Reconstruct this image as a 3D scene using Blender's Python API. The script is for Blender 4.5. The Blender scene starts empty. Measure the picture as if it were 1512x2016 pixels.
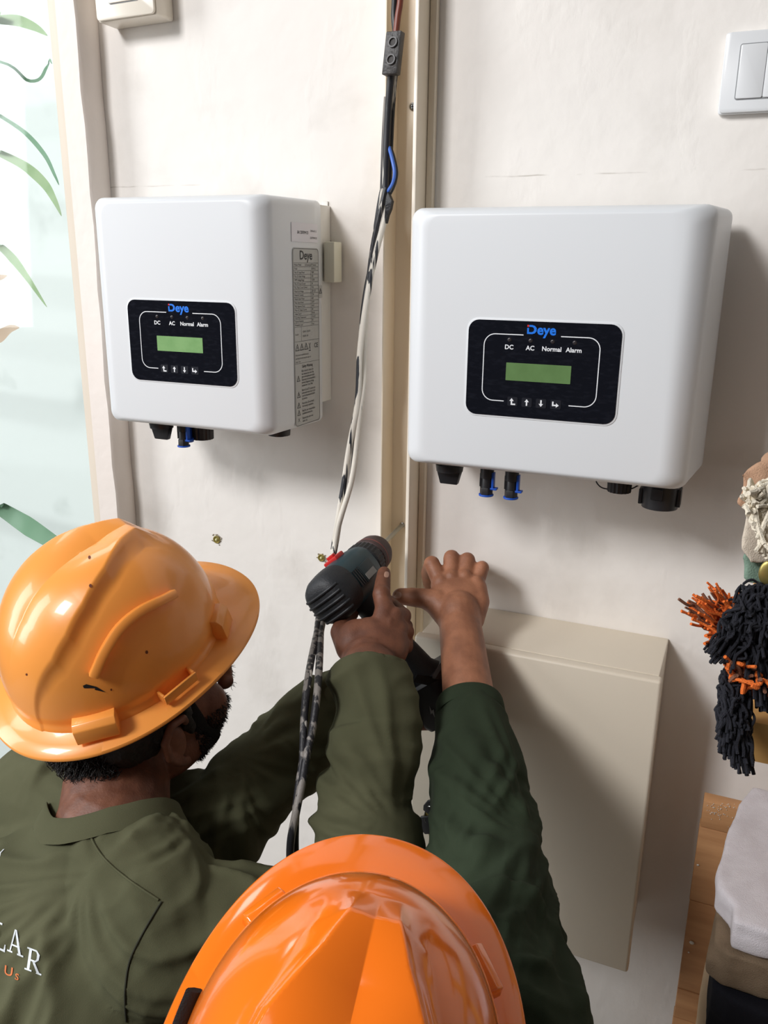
import bpy, bmesh, math, random
import numpy as np
from mathutils import Vector, Matrix
from mathutils.bvhtree import BVHTree
random.seed(7); rng = np.random.default_rng(7)
SC = bpy.context.scene
COL = SC.collection
def S(r, g, b):
    f = lambda c: (c/255/12.92) if c/255 <= .04045 else ((c/255+.055)/1.055)**2.4
    return (f(r), f(g), f(b), 1)

# ------------------------------------------------------------ camera
FPX, YAW, PITCH, ROLL = 1657.6, .4004, .2888, .0117
CAM = Vector((0, -1.1903, 1.95))
_f = Vector((-math.sin(YAW), math.cos(YAW), 0)); _r = Vector((math.cos(YAW), math.sin(YAW), 0)); _u = Vector((0, 0, 1))
FW = _f*math.cos(PITCH) - _u*math.sin(PITCH); _u2 = _u*math.cos(PITCH) + _f*math.sin(PITCH)
RT = _r*math.cos(ROLL) + _u2*math.sin(ROLL); UP = -_r*math.sin(ROLL) + _u2*math.cos(ROLL)
def ray(x, y): return FW + RT*((x-756)/FPX) - UP*((y-1008)/FPX)
def at(x, y, Y): v = ray(x, y); return CAM + v*((Y-CAM.y)/v.y)          # point of the plane y=Y seen at a pixel
def atz(x, y, Z): v = ray(x, y); return CAM + v*((Z-CAM.z)/v.z)
def dep(x, y, d): return CAM + ray(x, y)*d
cd = bpy.data.cameras.new('camera'); cam = bpy.data.objects.new('camera', cd); COL.objects.link(cam)
cd.sensor_fit = 'HORIZONTAL'; cd.sensor_width = 36; cd.lens = 36*FPX/1512; cd.clip_start = .02
M = Matrix((RT, UP, -FW)).transposed().to_4x4(); M.translation = CAM; cam.matrix_world = M
SC.camera = cam

# ------------------------------------------------------------ light
SC.view_settings.view_transform = 'Standard'; SC.view_settings.look = 'None'
SC.view_settings.exposure = 0.0; SC.view_settings.gamma = 1; SC.view_settings.use_curve_mapping = False
w = bpy.data.worlds.new('world'); SC.world = w; w.use_nodes = True
bg = w.node_tree.nodes['Background']; bg.inputs[0].default_value = (1, .95, .90, 1); bg.inputs[1].default_value = .10
def area(name, loc, target, sx, sy, power, col):
    l = bpy.data.lights.new(name, 'AREA'); l.shape = 'RECTANGLE'; l.size = sx; l.size_y = sy; l.energy = power; l.color = col
    o = bpy.data.objects.new(name, l); COL.objects.link(o); o.location = loc
    o.rotation_euler = (Vector(target)-Vector(loc)).to_track_quat('-Z', 'Y').to_euler(); return o
area('skylight_window', (-1.9, -3.2, 3.85), (-.3, -.1, 1.65), .85, .85, 104, (.985, .985, 1))
area('shopfront_daylight', (-5.0, -2.9, 3.1), (-.2, -.15, 1.75), 1.4, 3.4, 155, (.95, .98, 1))
area('ceiling_panel', (-1.3, -2.6, 3.6), (-.3, -.2, 1.6), 1.3, 1.3, 8, (1, .92, .84))
area('outside_wall_fill', (-2.3, .1, 3.4), (-1.6, .42, 1.6), .6, .5, 6, (.96, .99, 1))  # unseen fill lamp, added to brighten the white wall behind the glass

# ------------------------------------------------------------ materials
MATS = {}
def mat(name, col, rough=.5, col2=None, nscale=20, namt=.5, bump=0, bscale=60, spec=.5, metal=0, coat=0, sss=0, detail=4, ramp=None, stretch=None, bdist=.002, lo=.35, hi=.65):
    if name in MATS: return MATS[name]
    m = bpy.data.materials.new(name); MATS[name] = m; m.use_nodes = True
    nt = m.node_tree; b = nt.nodes['Principled BSDF']; N = nt.nodes.new; L = nt.links.new
    b.inputs['Base Color'].default_value = col; b.inputs['Roughness'].default_value = rough
    b.inputs['Metallic'].default_value = metal; b.inputs['Specular IOR Level'].default_value = spec
    if coat: b.inputs['Coat Weight'].default_value = coat; b.inputs['Coat Roughness'].default_value = .08
    if sss: b.inputs['Subsurface Weight'].default_value = sss; b.inputs['Subsurface Radius'].default_value = (.01, .004, .002); b.inputs['Subsurface Scale'].default_value = .6
    tc = N('ShaderNodeTexCoord'); src = tc.outputs['Object']
    if stretch:
        mp = N('ShaderNodeMapping'); mp.inputs['Scale'].default_value = stretch; L(src, mp.inputs[0]); src = mp.outputs[0]
    if col2 is not None:
        n = N('ShaderNodeTexNoise'); n.inputs['Scale'].default_value = nscale; n.inputs['Detail'].default_value = detail
        L(src, n.inputs['Vector']); r = N('ShaderNodeMapRange'); r.inputs[1].default_value = lo; r.inputs[2].default_value = hi
        r.inputs[4].default_value = namt; L(n.outputs[0], r.inputs[0]); mx = N('ShaderNodeMix'); mx.data_type = 'RGBA'
        mx.inputs[6].default_value = col; mx.inputs[7].default_value = col2; L(r.outputs[0], mx.inputs[0]); L(mx.outputs[2], b.inputs['Base Color'])
    if bump:
        n = N('ShaderNodeTexNoise'); n.inputs['Scale'].default_value = bscale; n.inputs['Detail'].default_value = 5
        L(src, n.inputs['Vector']); bp = N('ShaderNodeBump'); bp.inputs['Strength'].default_value = bump; bp.inputs['Distance'].default_value = bdist
        L(n.outputs[0], bp.inputs['Height']); L(bp.outputs[0], b.inputs['Normal'])
    return m
def wall_mat():
    m = mat('plaster', S(238, 233, 226), .62, bump=.0)
    nt = m.node_tree; b = nt.nodes['Principled BSDF']; N = nt.nodes.new; L = nt.links.new
    tc = [n for n in nt.nodes if n.type == 'TEX_COORD'][0]
    def noise(sc, det=5, st=(1, 1, 1)):
        mp = N('ShaderNodeMapping'); mp.inputs['Scale'].default_value = st; L(tc.outputs['Object'], mp.inputs[0])
        n = N('ShaderNodeTexNoise'); n.inputs['Scale'].default_value = sc; n.inputs['Detail'].default_value = det; L(mp.outputs[0], n.inputs['Vector']); return n.outputs[0]
    def rng_(v, a, c, d, e):
        r = N('ShaderNodeMapRange'); r.inputs[1].default_value = a; r.inputs[2].default_value = c; r.inputs[3].default_value = d; r.inputs[4].default_value = e; L(v, r.inputs[0]); return r.outputs[0]
    def math_(op, a, c):
        x = N('ShaderNodeMath'); x.operation = op
        for i, q in enumerate((a, c)):
            if hasattr(q, 'links'): L(q, x.inputs[i])
            else: x.inputs[i].default_value = q
        return x.outputs[0]
    smudge = rng_(noise(5, 8), .56, .75, 0, .28)
    speck = rng_(noise(160, 2), .80, .84, 0, .6)
    sep = N('ShaderNodeSeparateXYZ'); L(tc.outputs['Object'], sep.inputs[0])
    z = math_('ADD', sep.outputs[2], math_('MULTIPLY', noise(30, 3, (1, 1, .1)), .003))
    d = math_('ABSOLUTE', math_('SUBTRACT', z, 2.0645), 0)
    line = math_('MULTIPLY', rng_(d, .0004, .0012, .5, 0), rng_(noise(9, 4), .48, .58, 0, 1))
    fac = math_('MAXIMUM', math_('MAXIMUM', smudge, speck), line)
    mx = N('ShaderNodeMix'); mx.data_type = 'RGBA'; mx.inputs[6].default_value = S(240, 235, 229); mx.inputs[7].default_value = S(150, 138, 122)
    L(fac, mx.inputs[0]); L(mx.outputs[2], b.inputs['Base Color'])
    bp = N('ShaderNodeBump'); bp.inputs['Strength'].default_value = .55; bp.inputs['Distance'].default_value = .003
    h = math_('ADD', noise(22, 8), math_('MULTIPLY', rng_(noise(12, 6, (1, 1, .5)), .55, .62, 0, 1), .18)); L(h, bp.inputs['Height']); L(bp.outputs[0], b.inputs['Normal'])
    return m
PLASTER = wall_mat()
WHITE_OUT = mat('outside white render', S(240, 246, 244), .7, S(200, 208, 204), 9, .5, bump=.3, bscale=25, lo=.6, hi=.8)
CREAM = mat('cream painted timber', S(226, 214, 198), .5, S(196, 184, 166), 14, .6, bump=.4, bscale=40, stretch=(1, 1, .15))
BATTEN = mat('off white painted batten', S(242, 232, 224), .5, bump=.5, bscale=50)
TRUNK = mat('cream metal trunking', S(238, 224, 202), .42, bump=.1, bscale=30)
TRUNK_EDGE = mat('cream trunking rim', S(252, 242, 226), .35)
INV = mat('white powder coat', S(226, 229, 232), .38, bump=.06, bscale=900, spec=.4, bdist=.0005)
ENC = mat('beige powder coat', S(234, 223, 204), .45, bump=.25, bscale=700, bdist=.0006)
BLACKPL = mat('black plastic', S(34, 34, 37), .42)
BLUEPL = mat('blue plastic', S(28, 84, 190), .4)
PANELBLK = mat('dark overlay film', S(16, 18, 26), .10, S(46, 48, 58), 90, .25, stretch=(1, 1, 3), spec=.3, lo=.5, hi=.75)
PRINTW = mat('white print', S(235, 238, 242), .5)
PRINTB = mat('blue print', S(20, 120, 235), .4)
PRINTR = mat('red print', S(220, 40, 40), .4)
PRINTK = mat('dark grey print', S(62, 62, 64), .6)
LCD = mat('green lcd', S(124, 168, 108), .25, S(140, 182, 122), 60, .7)
LCD2 = mat('dim green lcd', S(96, 128, 78), .25, S(104, 138, 86), 60, .7)
LED = mat('unlit indicator lens', S(52, 48, 50), .2)
STICKW = mat('white sticker', S(228, 226, 232), .45)
STICKG = mat('silver grey label', S(186, 187, 184), .4)
SWITCHW = mat('white switch plastic', S(226, 228, 230), .3)
SWITCHC = mat('cream switch plastic', S(232, 224, 210), .28)
GROOVE = mat('grey groove', S(140, 142, 144), .6)
def plastic_orange(name, c1, c2): return mat(name, c1, .34, c2, 3, .5, spec=.5, coat=.35, bump=.02, bscale=200)
ORANGE = plastic_orange('orange helmet plastic', S(255, 166, 76), S(254, 155, 64))
ORANGE2 = mat('bright orange glossy plastic', S(255, 122, 22), .15, S(255, 130, 30), 3, .5, coat=.6)
SKIN1 = mat('dark brown skin', S(126, 79, 57), .56, S(84, 48, 34), 55, .6, bump=.45, bscale=420, bdist=.0008, sss=.06)
SKIN2 = mat('brown skin', S(174, 118, 88), .54, S(128, 82, 60), 45, .6, bump=.45, bscale=420, bdist=.0008, sss=.06)
NAIL = mat('finger nail', S(205, 160, 138), .3)
OLIVE = mat('olive cotton', S(92, 92, 69), .9, S(78, 79, 58), 8, .7, bump=.5, bscale=1500, spec=.15, bdist=.0006)
GREENC = mat('dark green cotton', S(52, 62, 46), .9, S(42, 51, 37), 8, .7, bump=.5, bscale=1500, spec=.15, bdist=.0006)
HAIR = mat('black hair', S(20, 17, 16), .55, S(34, 28, 26), 90, .7, bump=.8, bscale=300)
BLACKST = mat('black webbing', S(18, 18, 20), .8, bump=.4, bscale=900)
DENIM = mat('dark trousers', S(40, 42, 52), .9)
SHOE = mat('dark shoe', S(30, 27, 25), .5)
DRILLB = mat('black rubber grip', S(34, 36, 40), .55, bump=.3, bscale=400)
DRILLT = mat('dark teal plastic', S(24, 62, 72), .4, S(20, 52, 60), 30, .6)
DRILLR = mat('red plastic', S(200, 40, 38), .4)
DRILLC = mat('dusty brown rubber', S(64, 50, 50), .6, S(96, 72, 70), 60, .5)
STEEL = mat('steel', S(170, 170, 165), .3, metal=1)
BRASS = mat('brass', S(176, 160, 96), .4, metal=.8)
WOOD = mat('pine board', S(200, 150, 104), .5, S(172, 122, 80), 6, .8, bump=.15, bscale=30, stretch=(1, 1, 9), detail=8)
WOODL = mat('honey pine bar', S(238, 184, 112), .4, S(222, 162, 90), 8, .7, stretch=(1, 1, 8), detail=6)
LINENW = mat('white linen', S(222, 216, 220), .9, S(206, 198, 202), 60, .5, bump=.6, bscale=900, spec=.1)
LINENB = mat('brown linen', S(142, 122, 100), .9, S(122, 103, 84), 40, .7, bump=.6, bscale=800, spec=.1)
CLOTHK = mat('black cloth', S(36, 36, 42), .95, bump=.4, bscale=800, spec=.1)
PEACH = mat('pale sand cloth', S(232, 206, 172), .9)
TAN = mat('tan cloth', S(196, 158, 130), .9, S(178, 140, 114), 30, .6, bump=.5, bscale=700, spec=.1)
BEIGE = mat('beige cloth', S(206, 194, 178), .9, bump=.5, bscale=700, spec=.1)
SAGE = mat('sage green cloth', S(124, 148, 132), .9, bump=.5, bscale=700, spec=.1)
YARNK = mat('black yarn', S(30, 31, 40), .9, bump=.8, bscale=900)
YARNO = mat('orange yarn', S(240, 118, 44), .85, bump=.8, bscale=900)
YARNB = mat('brown yarn', S(130, 86, 64), .85, bump=.8, bscale=900)
YARNC = mat('cream yarn', S(238, 228, 208), .85, bump=.8, bscale=900)
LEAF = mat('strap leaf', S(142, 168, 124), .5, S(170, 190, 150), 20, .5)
LEAFD = mat('deep green leaf', S(108, 146, 116), .5, S(130, 166, 136), 12, .5)  # deeper green, used on some of the leaves
DRYLEAF = mat('dry leaf tip', S(196, 172, 150), .6)
CABW = mat('paint spattered cable', S(226, 220, 208), .5, S(40, 42, 48), 26, 1, lo=.57, hi=.59, stretch=(3.5, 3.5, .16), bump=.3, bscale=200)
CABK = mat('black cable with paint specks', S(38, 38, 42), .4, S(215, 210, 200), 30, 1, lo=.60, hi=.63, stretch=(3.5, 3.5, .16), bump=.3, bscale=200)
CABG = mat('grey cable with worn paint', S(150, 144, 138), .45, S(40, 40, 44), 24, 1, lo=.48, hi=.54, stretch=(4, 4, .10), bump=.3, bscale=200)
COPPERW = mat('brown wire', S(128, 66, 52), .4)
BLUEW = mat('blue wire', S(74, 116, 205), .4)
DUST = mat('plaster dust', S(214, 212, 204), .9)
FLOORM = mat('grey floor screed', S(150, 146, 140), .7, S(130, 126, 120), 6, .7)
GLASS = bpy.data.materials.new('clear glass'); GLASS.use_nodes = True
_nt = GLASS.node_tree; _nt.nodes.remove(_nt.nodes['Principled BSDF'])
_t = _nt.nodes.new('ShaderNodeBsdfTransparent'); _t.inputs[0].default_value = (.985, .996, .993, 1)
_g = _nt.nodes.new('ShaderNodeBsdfGlossy'); _g.inputs['Roughness'].default_value = .02
_fr = _nt.nodes.new('ShaderNodeFresnel'); _fr.inputs[0].default_value = 1.45
_m = _nt.nodes.new('ShaderNodeMixShader'); _m.inputs[0].default_value = .015; _nt.links.new(_t.outputs[0], _m.inputs[1]); _nt.links.new(_g.outputs[0], _m.inputs[2])
_nt.links.new(_m.outputs[0], _nt.nodes['Material Output'].inputs[0])

# ------------------------------------------------------------ mesh helpers
class MB:
    def __init__(s): s.v = []; s.f = []; s.mi = []
    def add(s, V, F, mi=0):
        o = len(s.v); s.v += [tuple(v) for v in V]; s.f += [tuple(i+o for i in f) for f in F]; s.mi += [mi]*len(F); return s
    def box(s, a, b, mi=0, R=None, O=None):
        x0, y0, z0 = a; x1, y1, z1 = b
        V = [Vector(p) for p in ((x0,y0,z0),(x1,y0,z0),(x1,y1,z0),(x0,y1,z0),(x0,y0,z1),(x1,y0,z1),(x1,y1,z1),(x0,y1,z1))]
        if R: V = [R @ v for v in V]
        if O is not None: V = [v+Vector(O) for v in V]
        return s.add(V, [(0,3,2,1),(4,5,6,7),(0,1,5,4),(1,2,6,5),(2,3,7,6),(3,0,4,7)], mi)
    def loft(s, rings, mi=0, cap=True, close=True):
        n = len(rings[0]); V = [p for r in rings for p in r]; F = []
        for i in range(len(rings)-1):
            for j in range(n if close else n-1):
                k = (j+1) % n; F.append((i*n+j, i*n+k, (i+1)*n+k, (i+1)*n+j))
        if cap: F.append(tuple(range(n))[::-1]); F.append(tuple((len(rings)-1)*n+j for j in range(n)))
        return s.add(V, F, mi)
    def tube(s, pts, r, n=8, mi=0, flat=1.0, cap=True):
        pts = [Vector(p) for p in pts]; m = len(pts); rr = r if hasattr(r, '__len__') else [r]*m
        t0 = (pts[1]-pts[0]).normalized(); a = t0.orthogonal().normalized(); rings = []
        for i in range(m):
            t = (pts[min(i+1, m-1)]-pts[max(i-1, 0)])
            t = t.normalized() if t.length > 1e-9 else t0
            a = (a - t*a.dot(t)).normalized(); b = t.cross(a)
            rings.append([pts[i]+(a*math.cos(q)*rr[i]+b*math.sin(q)*rr[i]*flat) for q in (2*math.pi*k/n for k in range(n))])
        return s.loft(rings, mi, cap)
    def capsule(s, p0, p1, r0, r1, n=18, e0=True, e1=True):
        p0, p1 = Vector(p0), Vector(p1); t = (p1-p0).normalized(); a = t.orthogonal().normalized(); b = t.cross(a); prof = []
        K = 5
        if e0: prof += [(p0-t*r0*math.cos(i*math.pi/2/K), r0*math.sin(i*math.pi/2/K)+1e-5) for i in range(K)]
        prof += [(p0, r0), (p1, r1)]
        if e1: prof += [(p1+t*r1*math.sin(i*math.pi/2/K), r1*math.cos(i*math.pi/2/K)+1e-5) for i in range(1, K+1)]
        return s.loft([[c+(a*math.cos(q)+b*math.sin(q))*r for q in (2*math.pi*k/n for k in range(n))] for c, r in prof])
    def chain(s, P, Rr, n=18):
        for i in range(len(P)-1): s.capsule(P[i], P[i+1], Rr[i], Rr[i+1], n)
        return s
    def ell(s, c, rad, X=None, n=24, k=14):
        c = Vector(c); X = X or Matrix.Identity(3)
        return s.loft([[c + X @ Vector((rad[0]*math.sin(e)*math.cos(q), rad[1]*math.sin(e)*math.sin(q), rad[2]*math.cos(e))) for q in (2*math.pi*j/n for j in range(n))] for e in (max(1e-3, min(math.pi-1e-3, math.pi*i/k)) for i in range(k, -1, -1))])
    def build(s, name, mats, parent=None, smooth=False, bevel=0, bseg=2, angle=40):
        me = bpy.data.meshes.new(name); me.from_pydata(s.v, [], s.f); me.validate()
        mats = mats if isinstance(mats, (list, tuple)) else [mats]
        for m in mats: me.materials.append(m)
        if len(mats) > 1 and len(me.polygons) == len(s.mi): me.polygons.foreach_set('material_index', s.mi)
        bm = bmesh.new(); bm.from_mesh(me)
        bmesh.ops.recalc_face_normals(bm, faces=bm.faces)
        if bevel:
            ed = [e for e in bm.edges if len(e.link_faces) == 2 and e.calc_face_angle(0) > math.radians(30)]
            bmesh.ops.bevel(bm, geom=ed, offset=bevel, segments=bseg, profile=.5, affect='EDGES')
            smooth = True
        for f in bm.faces: f.smooth = bool(smooth)
        if smooth:
            for e in bm.edges:
                if len(e.link_faces) == 2 and e.calc_face_angle(0) > math.radians(angle): e.smooth = False
        bm.to_mesh(me); bm.free()
        return link(name, me, parent)
def link(name, me, parent=None):
    o = bpy.data.objects.new(name, me); COL.objects.link(o)
    if parent is not None: setpar(o, parent)
    return o
def setpar(o, p):
    o.parent = p; o.matrix_parent_inverse = wm(p).inverted()
def wm(p):
    m = p.matrix_basis.copy()
    return (wm(p.parent) @ p.matrix_parent_inverse @ m) if p.parent else m
def tag(o, label=None, cat=None, group=None, kind=None):
    for k, v in (('label', label), ('category', cat), ('group', group), ('kind', kind)):
        if v: o[k] = v
    return o
def thing(name, loc, label, cat, group=None):
    o = bpy.data.objects.new(name, None); COL.objects.link(o); o.location = loc; o.empty_display_size = .05
    return tag(o, label, cat, group)
def struct(o): o['kind'] = 'structure'; return o
def voxel(mb, name, material, vox, smooth=4, parent=None, disp=None, sm_fac=.5, dsm=0):
    me = bpy.data.meshes.new(name+'_raw'); me.from_pydata(mb.v, [], mb.f)
    bm = bmesh.new(); bm.from_mesh(me); bmesh.ops.recalc_face_normals(bm, faces=bm.faces); bm.to_mesh(me); bm.free()
    t = bpy.data.objects.new('tmp', me); COL.objects.link(t)
    r = t.modifiers.new('r', 'REMESH'); r.mode = 'VOXEL'; r.voxel_size = vox
    if smooth: q = t.modifiers.new('s', 'SMOOTH'); q.iterations = smooth; q.factor = sm_fac
    dg = bpy.context.evaluated_depsgraph_get(); me2 = bpy.data.meshes.new_from_object(t.evaluated_get(dg))
    bpy.data.objects.remove(t); bpy.data.meshes.remove(me)
    me2.name = name; me2.materials.clear(); me2.materials.append(material)
    if disp:
        n = len(me2.vertices); co = np.empty(n*3, 'f'); me2.vertices.foreach_get('co', co); co = co.reshape(-1, 3)
        no = np.empty(n*3, 'f'); me2.vertices.foreach_get('normal', no); no = no.reshape(-1, 3)
        dv = disp(co, no); ed = np.empty(len(me2.edges)*2, 'i'); me2.edges.foreach_get('vertices', ed); ed = ed.reshape(-1, 2); cnt = np.bincount(ed.ravel(), minlength=n)+1e-9
        for _ in range(dsm): dv = .4*dv+.6*(np.bincount(ed[:, 0], dv[ed[:, 1]], n)+np.bincount(ed[:, 1], dv[ed[:, 0]], n))/cnt
        co = co + no*dv[:, None]; me2.vertices.foreach_set('co', co.astype('f').ravel()); me2.update()
    me2.polygons.foreach_set('use_smooth', [True]*len(me2.polygons))
    return link(name, me2, parent)
def _hash(i): 
    h = (i[..., 0]*374761393 + i[..., 1]*668265263 + i[..., 2]*1274126177) & 0xffffffff
    h = ((h ^ (h >> 13))*1103515245) & 0xffffffff
    return ((h ^ (h >> 16)) & 0xffff)/65535.
def vnoise(P):
    P = np.asarray(P, 'f8'); i = np.floor(P).astype(np.int64); f = P-i; f = f*f*(3-2*f); r = 0
    for dx in (0, 1):
        for dy in (0, 1):
            for dz in (0, 1):
                wgt = (f[:, 0] if dx else 1-f[:, 0])*(f[:, 1] if dy else 1-f[:, 1])*(f[:, 2] if dz else 1-f[:, 2])
                r = r + wgt*_hash(i+np.array([dx, dy, dz]))
    return r
def sstep(x, a, b): t = np.clip((x-a)/(b-a), 0, 1); return t*t*(3-2*t)
def catmull(P, k=6):
    P = [Vector(p) for p in P]; out = []
    for i in range(len(P)-1):
        a, b, c, d = P[max(i-1, 0)], P[i], P[i+1], P[min(i+2, len(P)-1)]
        for j in range(k):
            t = j/k; out.append(.5*((2*b)+(c-a)*t+(2*a-5*b+4*c-d)*t*t+(3*b-a-3*c+d)*t*t*t))
    out.append(P[-1]); return out
_txt = {}
def text2d(s, size=1, off=0, spacing=1.0):
    key = (s, off, spacing)
    if key not in _txt:
        cu = bpy.data.curves.new('t', 'FONT'); cu.body = s; cu.size = 1; cu.align_x = 'CENTER'; cu.align_y = 'CENTER'; cu.offset = off; cu.resolution_u = 3; cu.space_character = spacing
        o = bpy.data.objects.new('t', cu); COL.objects.link(o); dg = bpy.context.evaluated_depsgraph_get(); dg.update()
        me = bpy.data.meshes.new_from_object(o.evaluated_get(dg))
        _txt[key] = ([v.co.copy() for v in me.vertices], [tuple(p.vertices) for p in me.polygons])
        bpy.data.objects.remove(o); bpy.data.meshes.remove(me)
    V, F = _txt[key]; return [(v.x*size, v.y*size) for v in V], F
def rrect(x0, y0, x1, y1, r, n=6):
    out = []
    for cx, cy, a in ((x1-r, y1-r, 0), (x0+r, y1-r, 90), (x0+r, y0+r, 180), (x1-r, y0+r, 270)):
        for i in range(n+1):
            q = math.radians(a+90*i/n); out.append((cx+r*math.cos(q), cy+r*math.sin(q)))
    return out
def frame3(O, X, Y):    # local 2D (+ height along X x Y) to world
    O, X, Y = Vector(O), Vector(X).normalized(), Vector(Y).normalized(); N = X.cross(Y)
    return lambda x, y, h=0: O+X*x+Y*y+N*h
def prism2(mb, fr, poly, h0, h1, mi=0):
    n = len(poly); mb.loft([[fr(x, y, h0) for x, y in poly], [fr(x, y, h1) for x, y in poly]], mi); return mb
def flatpoly(mb, fr, V, F, h=0, mi=0): mb.add([fr(x, y, h) for x, y in V], F, mi); return mb

# ------------------------------------------------------------ setting
XJ = at(113, 200, -.02).x                       # left edge of the cream jamb
mb = MB().box((XJ, 0, 0), (1.6, .14, 3.0)); struct(mb.build('wall_back', PLASTER))
struct(MB().box((-3.4, .42, 0), (XJ+.25, .52, 3.0)).build('wall_outside', WHITE_OUT))
struct(MB().box((-3.4, -2.6, -.1), (1.6, .52, 0)).build('floor', FLOORM))
wz0 = .45
win = struct(MB().box((-2.6, .02, wz0), (XJ-.014, .028, 2.95)).build('window_1', GLASS))
fr_ = MB().box((XJ-.014, .0, wz0), (XJ-.006, .05, 2.95)).box((-2.66, -.01, wz0), (-2.6, .05, 2.95)).build('window_frame', mat('silver window edge', S(232, 238, 236), .3), win, bevel=.001)
MB().box((XJ-.0055, .0, wz0), (XJ-.0005, .06, 2.95)).build('window_seal', mat('grey seal', S(150, 158, 154), .6), win)
struct(MB().box((-2.66, -.02, 0), (XJ-.0005, .028, wz0-.001)).build('wall_left', PLASTER))
x1 = at(142, 200, -.022).x; x2 = at(166, 200, -.046).x
t1 = struct(MB().box((XJ, -.024, 0), (x1-.0005, -.0005, 3.0)).build('trim_1', CREAM, bevel=.003))
# uneven batten: wavy right edge
bt = MB(); rings = []
xa = x1+.001
for i in range(61):
    z = 3.0*i/60; e = .0015*math.sin(i*2.1)+.0012*math.sin(i*5.7)
    rings.append([Vector(p) for p in ((xa, -.0005, z), (xa, -.042, z), (xa+.004, -.047, z), (x2-.003+e, -.047, z), (x2+e, -.043, z), (x2+e*.5, -.0005, z))])
bt.loft(rings); struct(bt.build('trim_2', BATTEN, smooth=True))
ck = MB()
for i in range(26):
    z = 1.25+i*.045+random.uniform(0, .02)
    ck.box((x1-.0032, -.0248, z), (x1-.0005-random.uniform(.0003, .0015), -.0235, z+random.uniform(.008, .035)))
k_ = ck.build('paint_crack', mat('dark crack', S(70, 60, 50), .9), t1); k_['kind'] = 'stuff'

# ------------------------------------------------------------ trunking
xt0 = at(757, 200, -.046).x; xt1 = at(822, 200, -.05).x
tr = thing('cable_trunking', (xt0, 0, 1.0), 'open cream metal cable trunking running up the wall between the two white inverters', 'trunking')
MB().box((xt0, -.004, .25), (xt1, -.0004, 2.98)).build('back_plate', TRUNK, tr)
MB().box((xt0, -.046, .25), (xt0+.0022, -.0041, 2.98)).build('side_wall', TRUNK, tr, bevel=.0006)
MB().box((xt1-.0022, -.05, .25), (xt1, -.0041, 2.98)).build('side_wall', TRUNK, tr, bevel=.0006)
MB().box((xt1-.0046, -.0525, .25), (xt1+.0003, -.0503, 2.98)).build('rim', TRUNK_EDGE, tr, bevel=.0005)
MB().box((xt1+.0004, -.012, .25), (xt1+.010, -.0004, 2.98)).build('flange', TRUNK, tr, bevel=.001)
def screw(name, p, r, label, cat='screw', M_=STEEL):
    t = thing(name, p, label, cat)
    m = MB(); pr = [(r*.3, 0), (r, -.0004), (r, -.0016), (r*.6, -.0024), (r*.5, -.0015)]
    m.loft([[Vector(p)+Vector((a*math.cos(q), y, a*math.sin(q))) for q in (2*math.pi*k/20 for k in range(20))] for a, y in pr]); m.build('head', M_, t, smooth=True)
    MB().box((-r*.45, -.0022, -r*.12), (r*.45, -.0012, r*.12), O=p).box((-r*.12, -.0022, -r*.45), (r*.12, -.0012, r*.45), O=p).build('cross_slot', BLACKPL, t)
    return t
q = at(813, 210, -.0045); screw('trunking_screw', (q.x, -.0045, q.z), .0052, 'small grey screw in the trunking floor near the top of the photo')
q = at(792, 1033, -.0045); TIP = Vector((q.x, -.0045, q.z)); screw('trunking_screw', TIP, .0042, 'screw in the trunking under the tip of the drill bit')
ANC = 'brass wall anchors'
def anchor(px, py, r, lab):
    p = at(px, py, -.0006); p.y = -.0006; t = thing('wall_anchor', p, lab, 'wall anchor')
    m = MB(); m.loft([[p+Vector((a*math.cos(k*math.pi/8), y, a*math.sin(k*math.pi/8))) for k in range(16)] for a, y in ((r*1.25, 0), (r*1.2, -.0018), (r, -.002), (r*.85, -.001), (r*.8, -.0004))]); m.build('sleeve', BRASS, t, smooth=True)
    MB().capsule(p+Vector((0, -.0003, 0)), p+Vector((0, -.002, 0)), r*.45, r*.4, 10).build('plug', mat('pale plug', S(206, 204, 150), .6), t, smooth=True)
    m = MB()
    for k in range(14):
        a = random.uniform(0, 6.28); d = r*random.uniform(1.25, 1.9); m.ell(p+Vector((d*math.cos(a), -.0002, d*math.sin(a))), (r*.25, .0005, r*.2), n=6, k=4)
    m.build('chipped_rim', mat('chipped plaster', S(150, 140, 122), .9), t)
anchor(427, 1062, .0058, 'brass anchor in the bare wall above the left orange helmet')
anchor(633, 1098, .0052, 'brass anchor in the wall just left of the drill, beside the cable')
anchor(635, 1513, .0052, 'brass anchor low on the wall between two green sleeves')

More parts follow.
